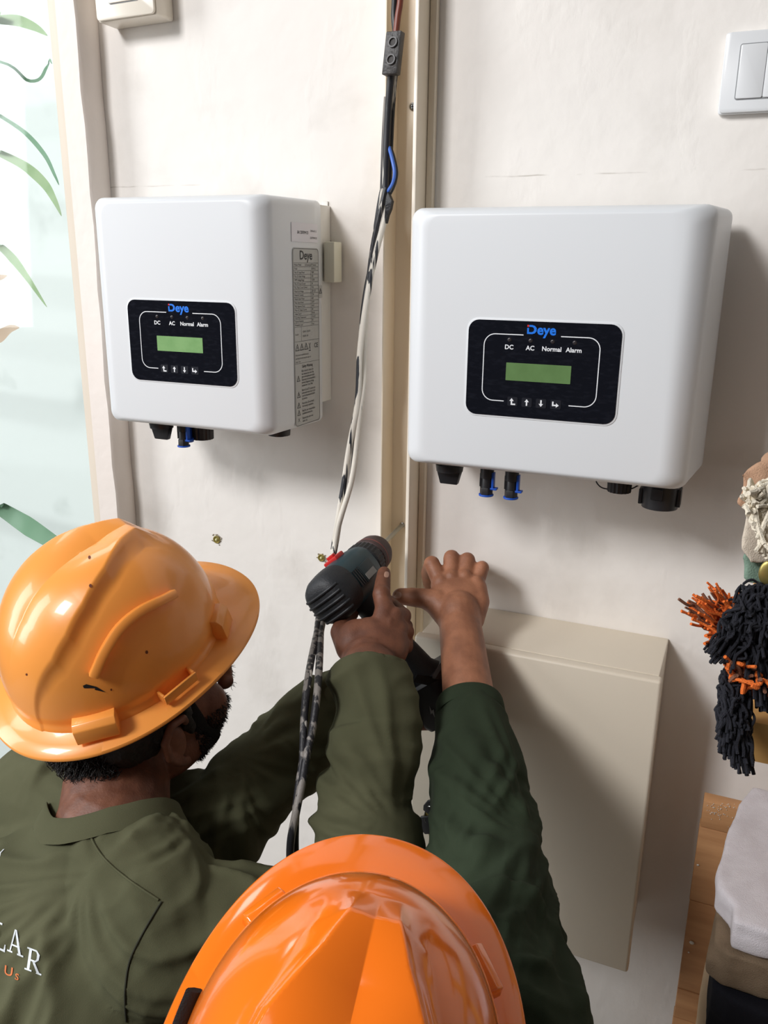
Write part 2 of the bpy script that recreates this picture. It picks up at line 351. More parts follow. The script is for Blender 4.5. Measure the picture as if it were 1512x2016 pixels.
# ------------------------------------------------------------ switches
def wall_switch(x0, x1, z0, z1, d, label, M_, rockers, lip=.012, tilt=0):
    t = thing('light_switch', ((x0+x1)/2, 0, (z0+z1)/2), label, 'light switch')
    R_ = Matrix.Rotation(tilt, 4, 'Y'); t_or = t.matrix_basis.copy()
    a = MB(); fr = frame3((0, 0, 0), (1, 0, 0), (0, 0, 1)); cx, cz = (x0+x1)/2, (z0+z1)/2; w_, h_ = (x1-x0)/2, (z1-z0)/2
    fr = frame3((cx, -.0006, cz), R_ @ Vector((1, 0, 0)), R_ @ Vector((0, 0, 1)))
    prism2(a, fr, rrect(-w_, -h_, w_, h_, .004), 0, d-.005); a.build('mounting_box', M_, t, bevel=.0015)
    b = MB(); prism2(b, fr, rrect(-w_+.001, -h_+.001, w_-.001, h_-.001, .006), d-.0045, d); b.build('cover_plate', M_, t, bevel=.0012)
    c = MB(); r0 = rockers[0]; r1 = rockers[-1]; prism2(c, fr, rrect(r0[0]-.0012, r0[1]-.0012, r1[2]+.0012, r1[3]+.0012, .003), d-.001, d+.0006); c.build('recess_line', GROOVE, t)
    for r_ in rockers:
        e = MB(); prism2(e, fr, rrect(*r_, .002), d-.0005, d+.0022); e.build('rocker', M_, t, bevel=.0006)
a = at(1432, 62, -.012); b = at(1412, 225, -.012)
wall_switch(a.x-.001, a.x+.125, b.z, a.z, .012, 'white triple light switch on the wall in the top right corner', SWITCHW, [(-.0445, -.029, -.0155, .029), (-.0150, -.029, .0150, .029), (.0155, -.029, .0445, .029)])
a = at(190, 40, -.045); b = at(303, 32, -.045)
wall_switch(a.x, b.x+.002, a.z-.002, a.z+.085, .046, 'cream surface-mounted light switch box in the top left corner', SWITCHC, [(-.026, -.022, .026, .03)], tilt=-.02)

# ------------------------------------------------------------ inverters
def warn_tri(mb, fr, cx, cy, s, h):
    o = [(cx+s*math.sin(a), cy+s*math.cos(a)) for a in (0, 2.0944, 4.18879)]; i = [(cx+s*.68*math.sin(a), cy+s*.68*math.cos(a)) for a in (0, 2.0944, 4.18879)]
    flatpoly(mb, fr, o+i, [(0, 1, 4, 3), (1, 2, 5, 4), (2, 0, 3, 5)], h)
    flatpoly(mb, fr, [(cx-s*.07, cy-s*.15), (cx+s*.07, cy-s*.15), (cx+s*.09, cy+s*.3), (cx-s*.09, cy+s*.3)], [(0, 1, 2, 3)], h)
def inverter(x0, x1, zt, zb, yf, yb, label, lcdm, sx, sz, Rx=.026, Rz=.010, draft=.004):
    t = thing('solar_inverter', ((x0+x1)/2, -.0, zb), label, 'inverter')
    rings = []
    prof = [(yb, 0), (yb-.002, -.0008)] + [(yf+Rx-.0, 0.0)]
    def ring(y, ix, iz, r): 
        dr = draft*(yb-y)/(yb-yf)
        return [Vector((px, y, pz)) for px, pz in rrect(x0+ix+dr*.4, zb+iz+dr*.5, x1-ix-dr, zt-iz-dr*.3, r, 8)]
    rings.append(ring(yb, .002, .002, .009)); rings.append(ring(yb-.002, 0, 0, .011))
    for i in range(1, 6): rings.append(ring(yb+(yf+Rx-yb)*i/6, 0, 0, .011+.0005*i))
    for i in range(0, 11):
        a_ = math.pi/2*i/10; y = yf+Rx*(1-math.sin(a_)); rings.append(ring(y, Rx*(1-math.cos(a_)), Rz*(1-math.cos(a_))**1.0, .0135+.003*i/10))
    m = MB(); m.loft(rings); body = m.build('housing', INV, t, smooth=True, angle=50)
    MB().box((x0+.03, yb, zb+.01), (x1-.03, -.0008, zt-.01)).build('heat_sink', mat('grey aluminium', S(170, 172, 172), .4, metal=.6), t)
    # front overlay
    fr = frame3((sx, yf, sz), (1, 0, 0), (0, 0, 1)); W, H = .1806, .1139
    m = MB(); prism2(m, fr, rrect(-.0022, -H-.0022, W+.0022, .0022, .0145), -.002, .0007); m.build('panel_rim', INV, t, bevel=.0004)
    m = MB(); prism2(m, fr, rrect(0, -H, W, 0, .013), -.002, .0012); pan = m.build('control_panel', PANELBLK, t)
    h = .0016
    def seg(path, wd=.0011):
        mm = MB(); n = len(path); L_ = []
        for i in range(n):
            a_ = Vector(path[max(i-1, 0)]); b_ = Vector(path[min(i+1, n-1)]); d_ = (b_-a_).normalized(); nn = Vector((-d_.y, d_.x)); p = Vector(path[i]); L_.append((p+nn*wd/2, p-nn*wd/2))
        V = [tuple(x) for pr_ in L_ for x in pr_]; mm_ = [(2*i, 2*i+1, 2*i+3, 2*i+2) for i in range(n-1)]
        return V, mm_
    lx, rx, ty, by, rr = .112*W, .872*W, -.14*H, -.837*H, .0135
    arc = lambda cx, cy, a0, a1: [(cx+rr*math.cos(math.radians(a_)), cy+rr*math.sin(math.radians(a_))) for a_ in np.linspace(a0, a1, 9)]
    m = MB()
    V, F = seg([(.375*W, ty)]+arc(lx+rr, ty-rr, 90, 180)+arc(lx+rr, by+rr, 180, 270)+[(.265*W, by)]); flatpoly(m, fr, V, F, h); m.build('panel_outline', PRINTW, pan); m = MB()
    V, F = seg([(.62*W, ty)]+arc(rx-rr, ty-rr, 90, 0)+arc(rx-rr, by+rr, 0, -90)+[(.70*W, by)]); flatpoly(m, fr, V, F, h)
    m.build('panel_outline', PRINTW, pan)
    # logo: D e y e with a dotted stem
    m = MB(); lx0 = .40*W; ly = -.082*H
    V, F = text2d('eye', .0160, .03); flatpoly(m, fr, [(x+lx0+.0225, y+ly-.0004) for x, y in V], F, h, 0)
    Dp = [(0, -.0052), (.0062, -.0052), (.0092, -.0042), (.0112, -.0018), (.0112, .0018), (.0092, .0042), (.0062, .0052), (.0024, .0052), (.0024, .0030), (.0055, .0030), (.0075, .0022), (.0084, 0), (.0075, -.0022), (.0055, -.0030), (.0022, -.0030), (.0022, .0018), (0, .0018)]
    n = len(Dp); flatpoly(m, fr, [(x+lx0-.0005, y+ly) for x, y in Dp], [(0, 1, 13, 14), (1, 2, 12, 13), (2, 3, 11, 12), (3, 4, 11), (4, 5, 10, 11), (5, 6, 9, 10), (6, 7, 8, 9), (0, 14, 15, 16)], h, 0)
    flatpoly(m, fr, [(x+lx0-.0005, y+ly) for x, y in [(0, .0030), (.0021, .0030), (.0021, .0052), (0, .0052)]], [(0, 1, 2, 3)], h, 1)
    m.build('logo', [PRINTB, PRINTR], pan)
    m = MB()
    for s_, u in (('DC', .283), ('AC', .424), ('Normal', .565), ('Alarm', .708)):
        V, F = text2d(s_, .0074, .025); flatpoly(m, fr, [(x+u*W, y-.272*H) for x, y in V], F, h)
    m.build('indicator_names', PRINTW, pan)
    for u in (.283, .424, .568, .71):
        MB().ell(fr(u*W, -.195*H, .0012), (.0026, .0009, .0026), n=14, k=6).build('indicator_lamp', LED, pan, smooth=True)
    m = MB(); prism2(m, fr, rrect(.27*W, -.615*H, .70*W, -.43*H, .0006), .0010, .0017); m.build('display', lcdm, pan)
    up = [(-.0009, -.004), (.0009, -.004), (.0009, .0005), (.0027, .0005), (0, .004), (-.0027, .0005), (-.0009, .0005)]
    for k, u in enumerate((.325, .422, .518, .615)):
        m = MB(); cx, cy = u*W, -.835*H
        prism2(m, fr, rrect(cx-.0062, cy-.0055, cx+.0062, cy+.0055, .0015), .001, .0016)
        bt_ = m.build('button', mat('button film', S(30, 32, 40), .3), pan)
        m = MB()
        if k == 0: pts = [(x-.001, y) for x, y in up]; ex = [(-.0018, -.0042), (.0038, -.0042), (.0038, -.0024), (-.0018, -.0024)]
        elif k == 1: pts = up; ex = None
        elif k == 2: pts = [(-x, -y) for x, y in up]; ex = None
        else: pts = [(y, -x-.001) for x, y in up]; ex = [(-.0042, -.002), (-.0024, -.002), (-.0024, .0034), (-.0042, .0034)]
        flatpoly(m, fr, [(x+cx, y+cy) for x, y in pts], [(0, 1, 2, 6), (2, 3, 4), (2, 4, 6), (4, 5, 6)], h+.0003)
        if ex: flatpoly(m, fr, [(x+cx, y+cy) for x, y in ex], [(0, 1, 2, 3)], h+.0004)
        m.build('arrow_mark', PRINTW, pan)
    return t
def cyl(mb, c, r, z0, z1, n=28, ribs=0, taper=1, mi=0):
    rings = []
    for z, s_ in ((z0, taper), (z0+.001, taper), (z1, 1)):
        rings.append([Vector((c[0]+math.cos(a_)*r*s_*(1+(.06 if ribs and k % 2 else 0)), c[1]+math.sin(a_)*r*s_*(1+(.06 if ribs and k % 2 else 0)), z)) for k, a_ in ((k, 2*math.pi*k/n) for k in range(n))])
    mb.loft(rings, mi)
def rotary(t, x, y, z):
    m = MB(); cyl(m, (x, y), .019, z-.008, z+.001, 32, taper=.93); k = m.build('isolator_dial', BLACKPL, t, smooth=True)
    m = MB(); m.loft([[Vector((x+a_*w_, y+b_*d_, zz)) for a_, b_ in ((-1, -1), (1, -1), (1, 1), (-1, 1))] for w_, d_, zz in ((.0165, .006, z-.008), (.0155, .0055, z-.012), (.012, .0042, z-.026))])
    m.build('grip', BLACKPL, k, bevel=.0015)
def mc4(t, x, y, z, L=.034, blue_side=1):
    e = MB(); cyl(e, (x, y), .0085, z-.012, z+.001, 24, ribs=1); m = MB()
    c = e.build('dc_connector', BLACKPL, t, smooth=True)
    m = MB(); cyl(m, (x, y), .0068, z-L*.78, z-.010, 20); cyl(m, (x, y), .0088, z-L, z-L*.72, 6); m.box((x-.009, y-.003, z-.024), (x-.0062, y+.003, z-.006)); m.build('body', BLACKPL, c, bevel=.0004)
    m = MB(); cyl(m, (x, y), .0098, z-L-.0022, z-L, 24); m.box((x+.0088*blue_side-.0015, y-.004, z-.026), (x+.0088*blue_side+.0015, y+.004, z-.004)); m.box((x+.0088*blue_side-.003, y-.0045, z-.027), (x+.0088*blue_side+.0058, y+.0045, z-.0245)); m.build('dust_cap', BLUEPL, c, bevel=.0003)
def gland(t, x, y, z, r, L, name='cable_gland', ribs=1):
    m = MB(); cyl(m, (x, y), r, z-L, z+.001, 36, ribs=ribs, taper=.96); g = m.build(name, BLACKPL, t, smooth=True, angle=25)
    m = MB(); cyl(m, (x, y), r*.6, z-L-.0015, z-L, 24); m.build('plug', BLACKPL, g, smooth=True); return g
# left inverter
LX0, LX1, LZT, LZB, LYF = -.887, -.594, 2.0345, 1.7105, -.19
inv1 = inverter(LX0, LX1, LZT, LZB, LYF, -.034, 'smaller-looking white inverter on the left with a brighter green screen and side labels', LCD, -.8271, 1.8944, Rx=.024)
p = at(315, 850, -.155); rotary(inv1, p.x, -.15, LZB)
p = at(352, 850, -.15); mc4(inv1, p.x+.002, -.142, LZB); p = at(388, 850, -.12); gland(inv1, p.x+.004, -.112, LZB, .017, .028)
mc4(inv1, at(372, 850, -.12).x, -.125, LZB, .030); p = at(413, 850, -.12); gland(inv1, p.x, -.11, LZB, .008, .006)
p = at(563, 858, -.10); gland(inv1, p.x, -.12, LZB, .017, .008, 'communication_port', 0)
# wall bracket of the left inverter
MB().box((LX1-.02, -.033, LZB+.03), (LX1-.002, -.0006, LZT-.006)).build('wall_bracket', mat('white bracket', S(226, 224, 218), .5), inv1, bevel=.001)
a = at(636, 476, -.02); b = at(658, 556, -.02)
MB().box((at(637, 500, -.03).x, -.030, b.z), (at(658, 500, -.03).x, -.0035, a.z)).build('antenna_cover', mat('ivory cap', S(224, 222, 204), .5), inv1, bevel=.002)
MB().box((LX1-.015, -.003, at(645, 770, -.001).z), (at(646, 420, -.002).x, -.0006, at(645, 396, -.001).z)).build('bracket_flange', mat('white bracket', S(226, 224, 218), .5), inv1, bevel=.001)
# side labels (local frame: u from front to back, v up)
SXL = lambda y: LX1-.004*(-.034-y)/(.156)+.00045
SIDE_O = Vector((SXL(-.150), -.150, LZT)); SIDE_X = Vector((SXL(-.034)-SXL(-.150), .116, 0)).normalized()
frs = frame3(SIDE_O, SIDE_X, (0, 0, 1))        # normal points to +X
def side_uv(px, py):
    # intersection of the pixel ray with the side plane
    v = ray(px, py); N = SIDE_X.cross(Vector((0, 0, 1))); s_ = (SIDE_O-CAM).dot(N)/v.dot(N); P = CAM+v*s_ - SIDE_O
    return P.dot(SIDE_X), P.z
s0 = side_uv(573, 437); s1 = side_uv(625, 478)
u0, u1 = s0[0], s1[0]; m = MB(); prism2(m, frs, rrect(u0, s1[1], u1, s0[1], .001), 0, .0003); stk = m.build('serial_sticker', STICKW, inv1)
m = MB()
V, F = text2d('SN: 2207094125', .0058, .01); flatpoly(m, frs, [(x*.8+u0+(u1-u0)*.42, y+(s0[1]+s1[1])/2) for x, y in V], F, .00055)
V, F = text2d('SUN-6K-G', .004, .0); flatpoly(m, frs, [(x+u0+(u1-u0)*.83, y+s0[1]-.010) for x, y in V], F, .00055)
V, F = text2d('2207094125', .004, .0); flatpoly(m, frs, [(x+u0+(u1-u0)*.83, y+s1[1]+.006) for x, y in V], F, .00055)
m.build('sticker_print', PRINTK, stk)
l0 = side_uv(575, 487); l1 = side_uv(630, 826)
u0, u1, vt, vb = l0[0], l1[0]+.000, l0[1], l1[1]; Wl = u1-u0; Hl = vt-vb
m = MB(); prism2(m, frs, rrect(u0, vb, u1, vt, .006), 0, .0003); lab = m.build('rating_label', STICKG, inv1)
m = MB(); hh = .00055
def lt(s_, cx, cy, sz, b_=0, left=False, xs=1):
    V, F = text2d(s_, sz, b_); 
    if left: mn = min(x for x, y in V); V = [(x-mn, y) for x, y in V]
    flatpoly(m, frs, [(x*xs+cx, y+cy) for x, y in V], F, hh)
def hl(y, a=.0, b=1, wd=.0004): flatpoly(m, frs, [(u0+Wl*a, y-wd/2), (u0+Wl*b, y-wd/2), (u0+Wl*b, y+wd/2), (u0+Wl*a, y+wd/2)], [(0, 1, 2, 3)], hh)
def vl(x, ya, yb, wd=.0004): flatpoly(m, frs, [(x-wd/2, yb), (x+wd/2, yb), (x+wd/2, ya), (x-wd/2, ya)], [(0, 1, 2, 3)], hh)
bo = rrect(u0+.001, vb+.001, u1-.001, vt-.001, .005); bi = rrect(u0+.0016, vb+.0016, u1-.0016, vt-.0016, .0045); n_ = len(bo)
flatpoly(m, frs, bo+bi, [(i, (i+1) % n_, n_+(i+1) % n_, n_+i) for i in range(n_)], hh)
lt('Deye', u0+Wl*.5, vt-.042*Hl, .0170, .02)
rows = [('Product Model', 'Grid-connected PV Inverter'), ('Model', 'SUN-6K-G'), ('Max. DC Input Power', '7.8kW'), ('Max. DC Input Voltage', '550V'), ('MPPT Voltage Range', '70-500V'), ('Max. DC Input Current', '13A'), ('Max. Short Circuit Current', '19.5A'), ('Rated Grid Voltage', '220V~230'), ('Rated AC Current', '27.3A'), ('Rated Output Power', '6kW'), ('Max. Active Power', '6.6kW'), ('Max. Apparent Power', '6.6kW'), ('Max. AC Output Current', '30A'), ('Power Factor', '0.8~0.8'), ('Operating Temperature', '-25 to 65'), ('Ingress Protection', 'IP65'), ('Protection Level', 'Class I')]
ytab = vt-.092*Hl; rh = .0205*Hl
hl(ytab+rh*.5, .03, .97)
for i, (a_, b_) in enumerate(rows):
    y = ytab-i*rh; hl(y-rh*.5, .03, .97); lt(a_, u0+Wl*.06, y, .0040, 0, True, .8)
    lt(b_, u0+Wl*(.45 if i == 0 else .70), y, .0042, 0, True, .7)
vl(u0+Wl*.67, ytab-rh*1.5, ytab-rh*(len(rows)-.5))
y = ytab-rh*(len(rows)-.5); vl(u0+Wl*.28, y, y-.082*Hl); lt('Standard', u0+Wl*.05, y-.042*Hl, .0038, 0, True, .7); lt('VDE4105  IEC62109', u0+Wl*.33, y-.03*Hl, .0038, 0, True, .7); lt('EN50549  G98', u0+Wl*.33, y-.055*Hl, .0038, 0, True, .7)
y -= .082*Hl; hl(y, .03, .97)
for k in range(3): warn_tri(m, frs, u0+Wl*(.12+.17*k), y-.0095, .0068, hh)
for k in (0, 1): flatpoly(m, frs, [(u0+Wl*.60-.003, y-.013+k*.0), (u0+Wl*.60-.002, y-.013), (u0+Wl*.60+.003, y-.004), (u0+Wl*.60+.002, y-.004)] if k else [(u0+Wl*.60+.003, y-.013), (u0+Wl*.60+.002, y-.013), (u0+Wl*.60-.003, y-.004), (u0+Wl*.60-.002, y-.004)], [(0, 1, 2, 3)], hh)
flatpoly(m, frs, [(u0+Wl*.60-.003, y-.0155), (u0+Wl*.60+.003, y-.0155), (u0+Wl*.60+.003, y-.0143), (u0+Wl*.60-.003, y-.0143)], [(0, 1, 2, 3)], hh)
lt('CE', u0+Wl*.86, y-.009, .0095, .01)
y -= .064*Hl
for i, s_ in enumerate(('Manual must be read before the unit is', 'used. Keep the inverter away from water and', 'people. China')): lt(s_, u0+Wl*.05, y-.003-i*.0048, .0040, 0, True, .60)
y -= .060*Hl; hl(y, .03, .97); lt('Safety Warning', u0+Wl*.5, y-.005, .0060, .012, False, .85); y -= .036*Hl
blocks = [(6, .0105), (4, .030), (2, .0), (2, .0), (2, .0)]
left = vb+.004; tot = y-left; nl = 6+4+2+2+2+2.6; lh = tot/nl
texts = [['      Risk of electric shock. Do', '      not remove the cover. No', '   user serviceable parts inside.', 'Disconnect all sources before', 'service. Dangerous voltage', 'remains for 5 min. Wait.'], ['Both AC and DC sources are', 'connected inside. Each circuit', 'must be disconnected before', 'any service.'], ['Hot surface. Do not touch', 'the housing in operation.'], ['Read the user manual before', 'installation and service.'], ['Dispose of as electronic', 'waste only.']]
for bi_, B_ in enumerate(texts):
    y0_ = y
    for s_ in B_: y -= lh; lt(s_, u0+Wl*.27, y+lh*.4, .0046, .004, True, .72)
    if bi_ < 4: warn_tri(m, frs, u0+Wl*.14, (y0_+y)/2-.001, .0058, hh)
    else: lt('X', u0+Wl*.14, (y0_+y)/2, .008)
    y -= lh*.6
m.build('label_print', PRINTK, lab)
a_ = side_uv(624, 562); b_ = side_uv(635, 586)
m = MB(); prism2(m, frs, rrect(.104, b_[1], .1155, a_[1], .001), 0, .0003); ws = m.build('warning_sticker', STICKG, inv1); m = MB(); warn_tri(m, frs, .1098, (a_[1]+b_[1])/2, .0052, .0006); m.build('warning_sign', PRINTK, ws)
# right inverter
RX0, RX1, RZT, RZB = -.402, -.036, 2.0165, 1.692
inv2 = inverter(RX0, RX1, RZT, RZB, -.196, -.034, 'larger white inverter on the right of the trunking with a dim green screen', LCD2, -.3123, 1.8853, Rx=.030, Rz=.010, draft=.012)
rotary(inv2, at(884, 960, -.15).x, -.15, RZB)
for px in (963, 1012): mc4(inv2, at(px, 970, -.15).x-.004, -.15, RZB)
gland(inv2, at(1217, 985, -.13).x, -.13, RZB, .0145, .016)
m = MB(); q = at(1217, 985, -.13)
m.tube(catmull([(q.x-.030, -.13, RZB+.001), (q.x-.028, -.131, RZB-.008), (q.x-.018, -.132, RZB-.014), (q.x+.004, -.133, RZB-.012), (q.x+.016, -.132, RZB-.010), (q.x+.030, -.13, RZB+.001)], 6), .0009, 6); m.build('retaining_cord', BLACKPL, inv2, smooth=True)
g = gland(inv2, at(1298, 998, -.13).x, -.13, RZB, .0225, .030, 'ac_connector', 0)
q = at(1298, 998, -.13); MB().box((q.x-.0255, -.138, RZB-.027), (q.x-.021, -.12, RZB-.008)).box((q.x+.020, -.14, RZB-.026), (q.x+.0245, -.12, RZB-.004)).box((q.x-.010, -.1545, RZB-.016), (q.x+.004, -.151, RZB-.002)).build('locking_tab', BLACKPL, g, bevel=.001)

# ------------------------------------------------------------ enclosure
ex0, ex1, ez1, ez0, ed = -.392, -.050, 1.433, .9650, .147
enc = thing('enclosure_box', ((ex0+ex1)/2, 0, ez0), 'beige steel electrical enclosure box on the wall below the right inverter', 'enclosure')
MB().box((ex0+.004, -ed+.020, ez0+.004), (ex1-.004, -.0006, ez1-.0)).build('cabinet_body', ENC, enc, bevel=.0025)
door = MB().box((ex0, -ed, ez0), (ex1, -ed+.0185, ez1+.001)).build('door', ENC, enc, bevel=.004, bseg=3)
q = at(858, 1535, -ed); lock = Vector((q.x+.012, -ed, q.z))
m = MB(); m.loft([[lock+Vector((a_*math.cos(k*math.pi/12), y, a_*math.sin(k*math.pi/12))) for k in range(24)] for a_, y in ((.011, .0), (.011, -.003), (.009, -.005), (.004, -.0055))]); m.build('lock', STEEL, door, smooth=True)
keys = thing('key_bunch', lock+Vector((0, -.01, -.03)), 'bunch of black headed keys hanging from the enclosure lock', 'keys')
def key(c, rz, name='key', M_=BLACKPL, sc=1):
    X = Matrix.Rotation(rz, 3, 'Y'); fr = frame3(c, X @ Vector((1, 0, 0)), X @ Vector((0, 0, 1)))
    poly = [(x*sc, y*sc) for x, y in [(-.011, .006), (-.006, .013), (.006, .013), (.011, .006), (.0115, -.006), (.008, -.013), (-.008, -.013), (-.0115, -.006)]]
    m = MB(); prism2(m, fr, poly, 0, .0042); k = m.build(name, M_, keys, bevel=.0012)
    m = MB(); prism2(m, fr, [(x*sc, y*sc) for x, y in [(-.003, -.013), (.003, -.013), (.003, -.040), (.001, -.043), (-.001, -.043), (-.003, -.038), (-.0022, -.034), (-.003, -.03)]], .0012, .003); m.build('blade', BRASS, k)
p1_ = at(851, 1588, -ed-.012); p2_ = at(843, 1622, -ed-.014)
MB().capsule(lock+Vector((0, -.005, 0)), lock+Vector((0, -.012, -.002)), .005, .0045, 14).build('key_shank', STEEL, keys, smooth=True)
key(p1_, .5); key(p2_, -.35, sc=1.15); key(p2_+Vector((.01, .006, -.012)), -.1, 'key', BRASS, .9)
m = MB(); cc = (p1_+p2_)/2+Vector((.002, -.003, .001)); m.tube([cc+Vector((.010*math.cos(a_), .002*math.sin(3*a_), .018*math.sin(a_))) for a_ in np.linspace(0, 2*math.pi, 30)], .0008, 6); m.build('ring', STEEL, keys, smooth=True)
# ------------------------------------------------------------ cable bundle
cab = thing('cable_bundle', at(760, 340, -.05), 'paint spattered black and white cable bundle hanging diagonally down the middle', 'cable')
def cp(px, py, d=None, Y=None): return dep(px, py, d) if d else at(px, py, Y)
path = [cp(760, 372, Y=-.058), cp(752, 425, Y=-.062), cp(737, 500, Y=-.07), cp(724, 580, Y=-.08), cp(714, 680, Y=-.09), cp(710, 770, Y=-.10), cp(696, 870, Y=-.11), cp(684, 950, Y=-.12), cp(668, 1020, Y=-.13), cp(655, 1090, Y=-.135), cp(638, 1180, d=1.165), cp(628, 1240, d=1.10), cp(617, 1330, d=.985), cp(607, 1430, d=.955), cp(597, 1510, d=.935), cp(583, 1600, d=.92), cp(577, 1680, d=.93), cp(585, 1800, d=.97), cp(600, 1980, d=1.02)]
sp = catmull(path, 10)
def strand(name, ph, r, off, material, i0=0, i1=None, flat=1, tw=5.5):
    seg_ = sp[i0:i1]; out = []
    for i, p in enumerate(seg_):
        j = i+i0; a_ = ph+j*tw/60*math.pi*.5; d_ = off*(.5+.7*abs(math.sin(j*.11+.4)))
        out.append(p+RT*math.cos(a_)*d_+(-FW)*math.sin(a_)*d_*.8)
    m = MB(); m.tube(out, r, 10, flat=flat); return m.build(name, material, cab, smooth=True)
strand('cable', 0, .0044, .0048, CABW, 0, 106, tw=2); strand('cable', 3.0, .0042, .0050, CABW, 0, 106, tw=2); strand('cable', 1.6, .0036, .0044, CABK, tw=2.4); strand('cable', 0, .0046, .0055, CABG, 104, tw=2); strand('cable', 3.0, .0042, .0055, CABG, 104, tw=2)
top = catmull([cp(773, 118, Y=-.06), cp(768, 170, Y=-.058), cp(764, 230, Y=-.056), cp(761, 300, Y=-.056), cp(759, 360, Y=-.056), cp(757, 405, Y=-.06)], 6)
MB().tube(top, .0050, 12).build('black_cable', CABK, cab, smooth=True)
MB().tube([p+RT*.0055+FW*.004 for p in top[:-4]], .0034, 10).build('black_cable', CABK, cab, smooth=True)
MB().tube([p-RT*.0045+FW*.002 for p in top[8:]], .0030, 10).build('pale_cable', CABG, cab, smooth=True)
MB().tube(catmull([cp(766, 290, Y=-.056), cp(772, 312, Y=-.062), cp(777, 340, Y=-.066), cp(773, 362, Y=-.064), cp(763, 378, Y=-.06)], 6), .0026, 10).build('blue_wire', BLUEW, cab, smooth=True)
MB().tube(catmull([cp(769, 290, Y=-.054), cp(776, 312, Y=-.060), cp(781, 340, Y=-.064), cp(776, 365, Y=-.063), cp(766, 385, Y=-.06)], 6), .0022, 10).build('black_wire', BLACKPL, cab, smooth=True)
MB().tube(catmull([cp(787, -40, Y=-.055), cp(788, 0, Y=-.055), cp(783, 35, Y=-.056), cp(779, 72, Y=-.058)], 6), .0042, 10).build('brown_wire', COPPERW, cab, smooth=True)
MB().tube(catmull([cp(776, -40, Y=-.052), cp(777, 0, Y=-.052), cp(776, 35, Y=-.052), cp(780, 72, Y=-.056)], 6), .0042, 10).build('black_wire', BLACKPL, cab, smooth=True)
tb = MB(); a_ = cp(783, 66, Y=-.06); b_ = cp(776, 130, Y=-.06); ax = (b_-a_).normalized(); fr = frame3(a_, Vector((1, 0, 0)), -ax)
prism2(tb, fr, rrect(-.0105, -.050, .0105, 0, .0015), 0, .014); tb = tb.build('terminal_block', mat('charred black plastic', S(44, 42, 42), .45, S(80, 76, 74), 80, .6, bump=.5, bscale=200), cab, bevel=.001)
for yy in (-.013, -.033):
    m = MB(); m.loft([[fr(.001+r_*math.cos(k*math.pi/10), yy+r_*math.sin(k*math.pi/10), h_) for k in range(20)] for r_, h_ in ((.0062, .0135), (.0062, .0165), (.0046, .0165), (.0044, .0142))], cap=False); m.build('screw_collar', mat('worn collar', S(96, 94, 94), .4), tb, smooth=True)
    m = MB(); m.loft([[fr(.001+.0042*math.cos(k*math.pi/8), yy+.0042*math.sin(k*math.pi/8), h_) for k in range(16)] for h_ in (.0138, .0146)]); m.build('terminal_screw', mat('tarnished screw', S(60, 56, 54), .6), tb)
m = MB(); A_ = [cp(763, 378, Y=-.07), cp(771, 396, Y=-.074), cp(768, 412, Y=-.072), cp(763, 424, Y=-.07), cp(759, 440, Y=-.07), cp(757, 428, Y=-.07), cp(758, 405, Y=-.072), cp(760, 388, Y=-.07)]
m.loft([A_, [p+Vector((.001, .006, 0)) for p in A_]]); m.build('torn_tape', mat('black tape', S(36, 36, 40), .5, bump=1, bscale=150), cab)

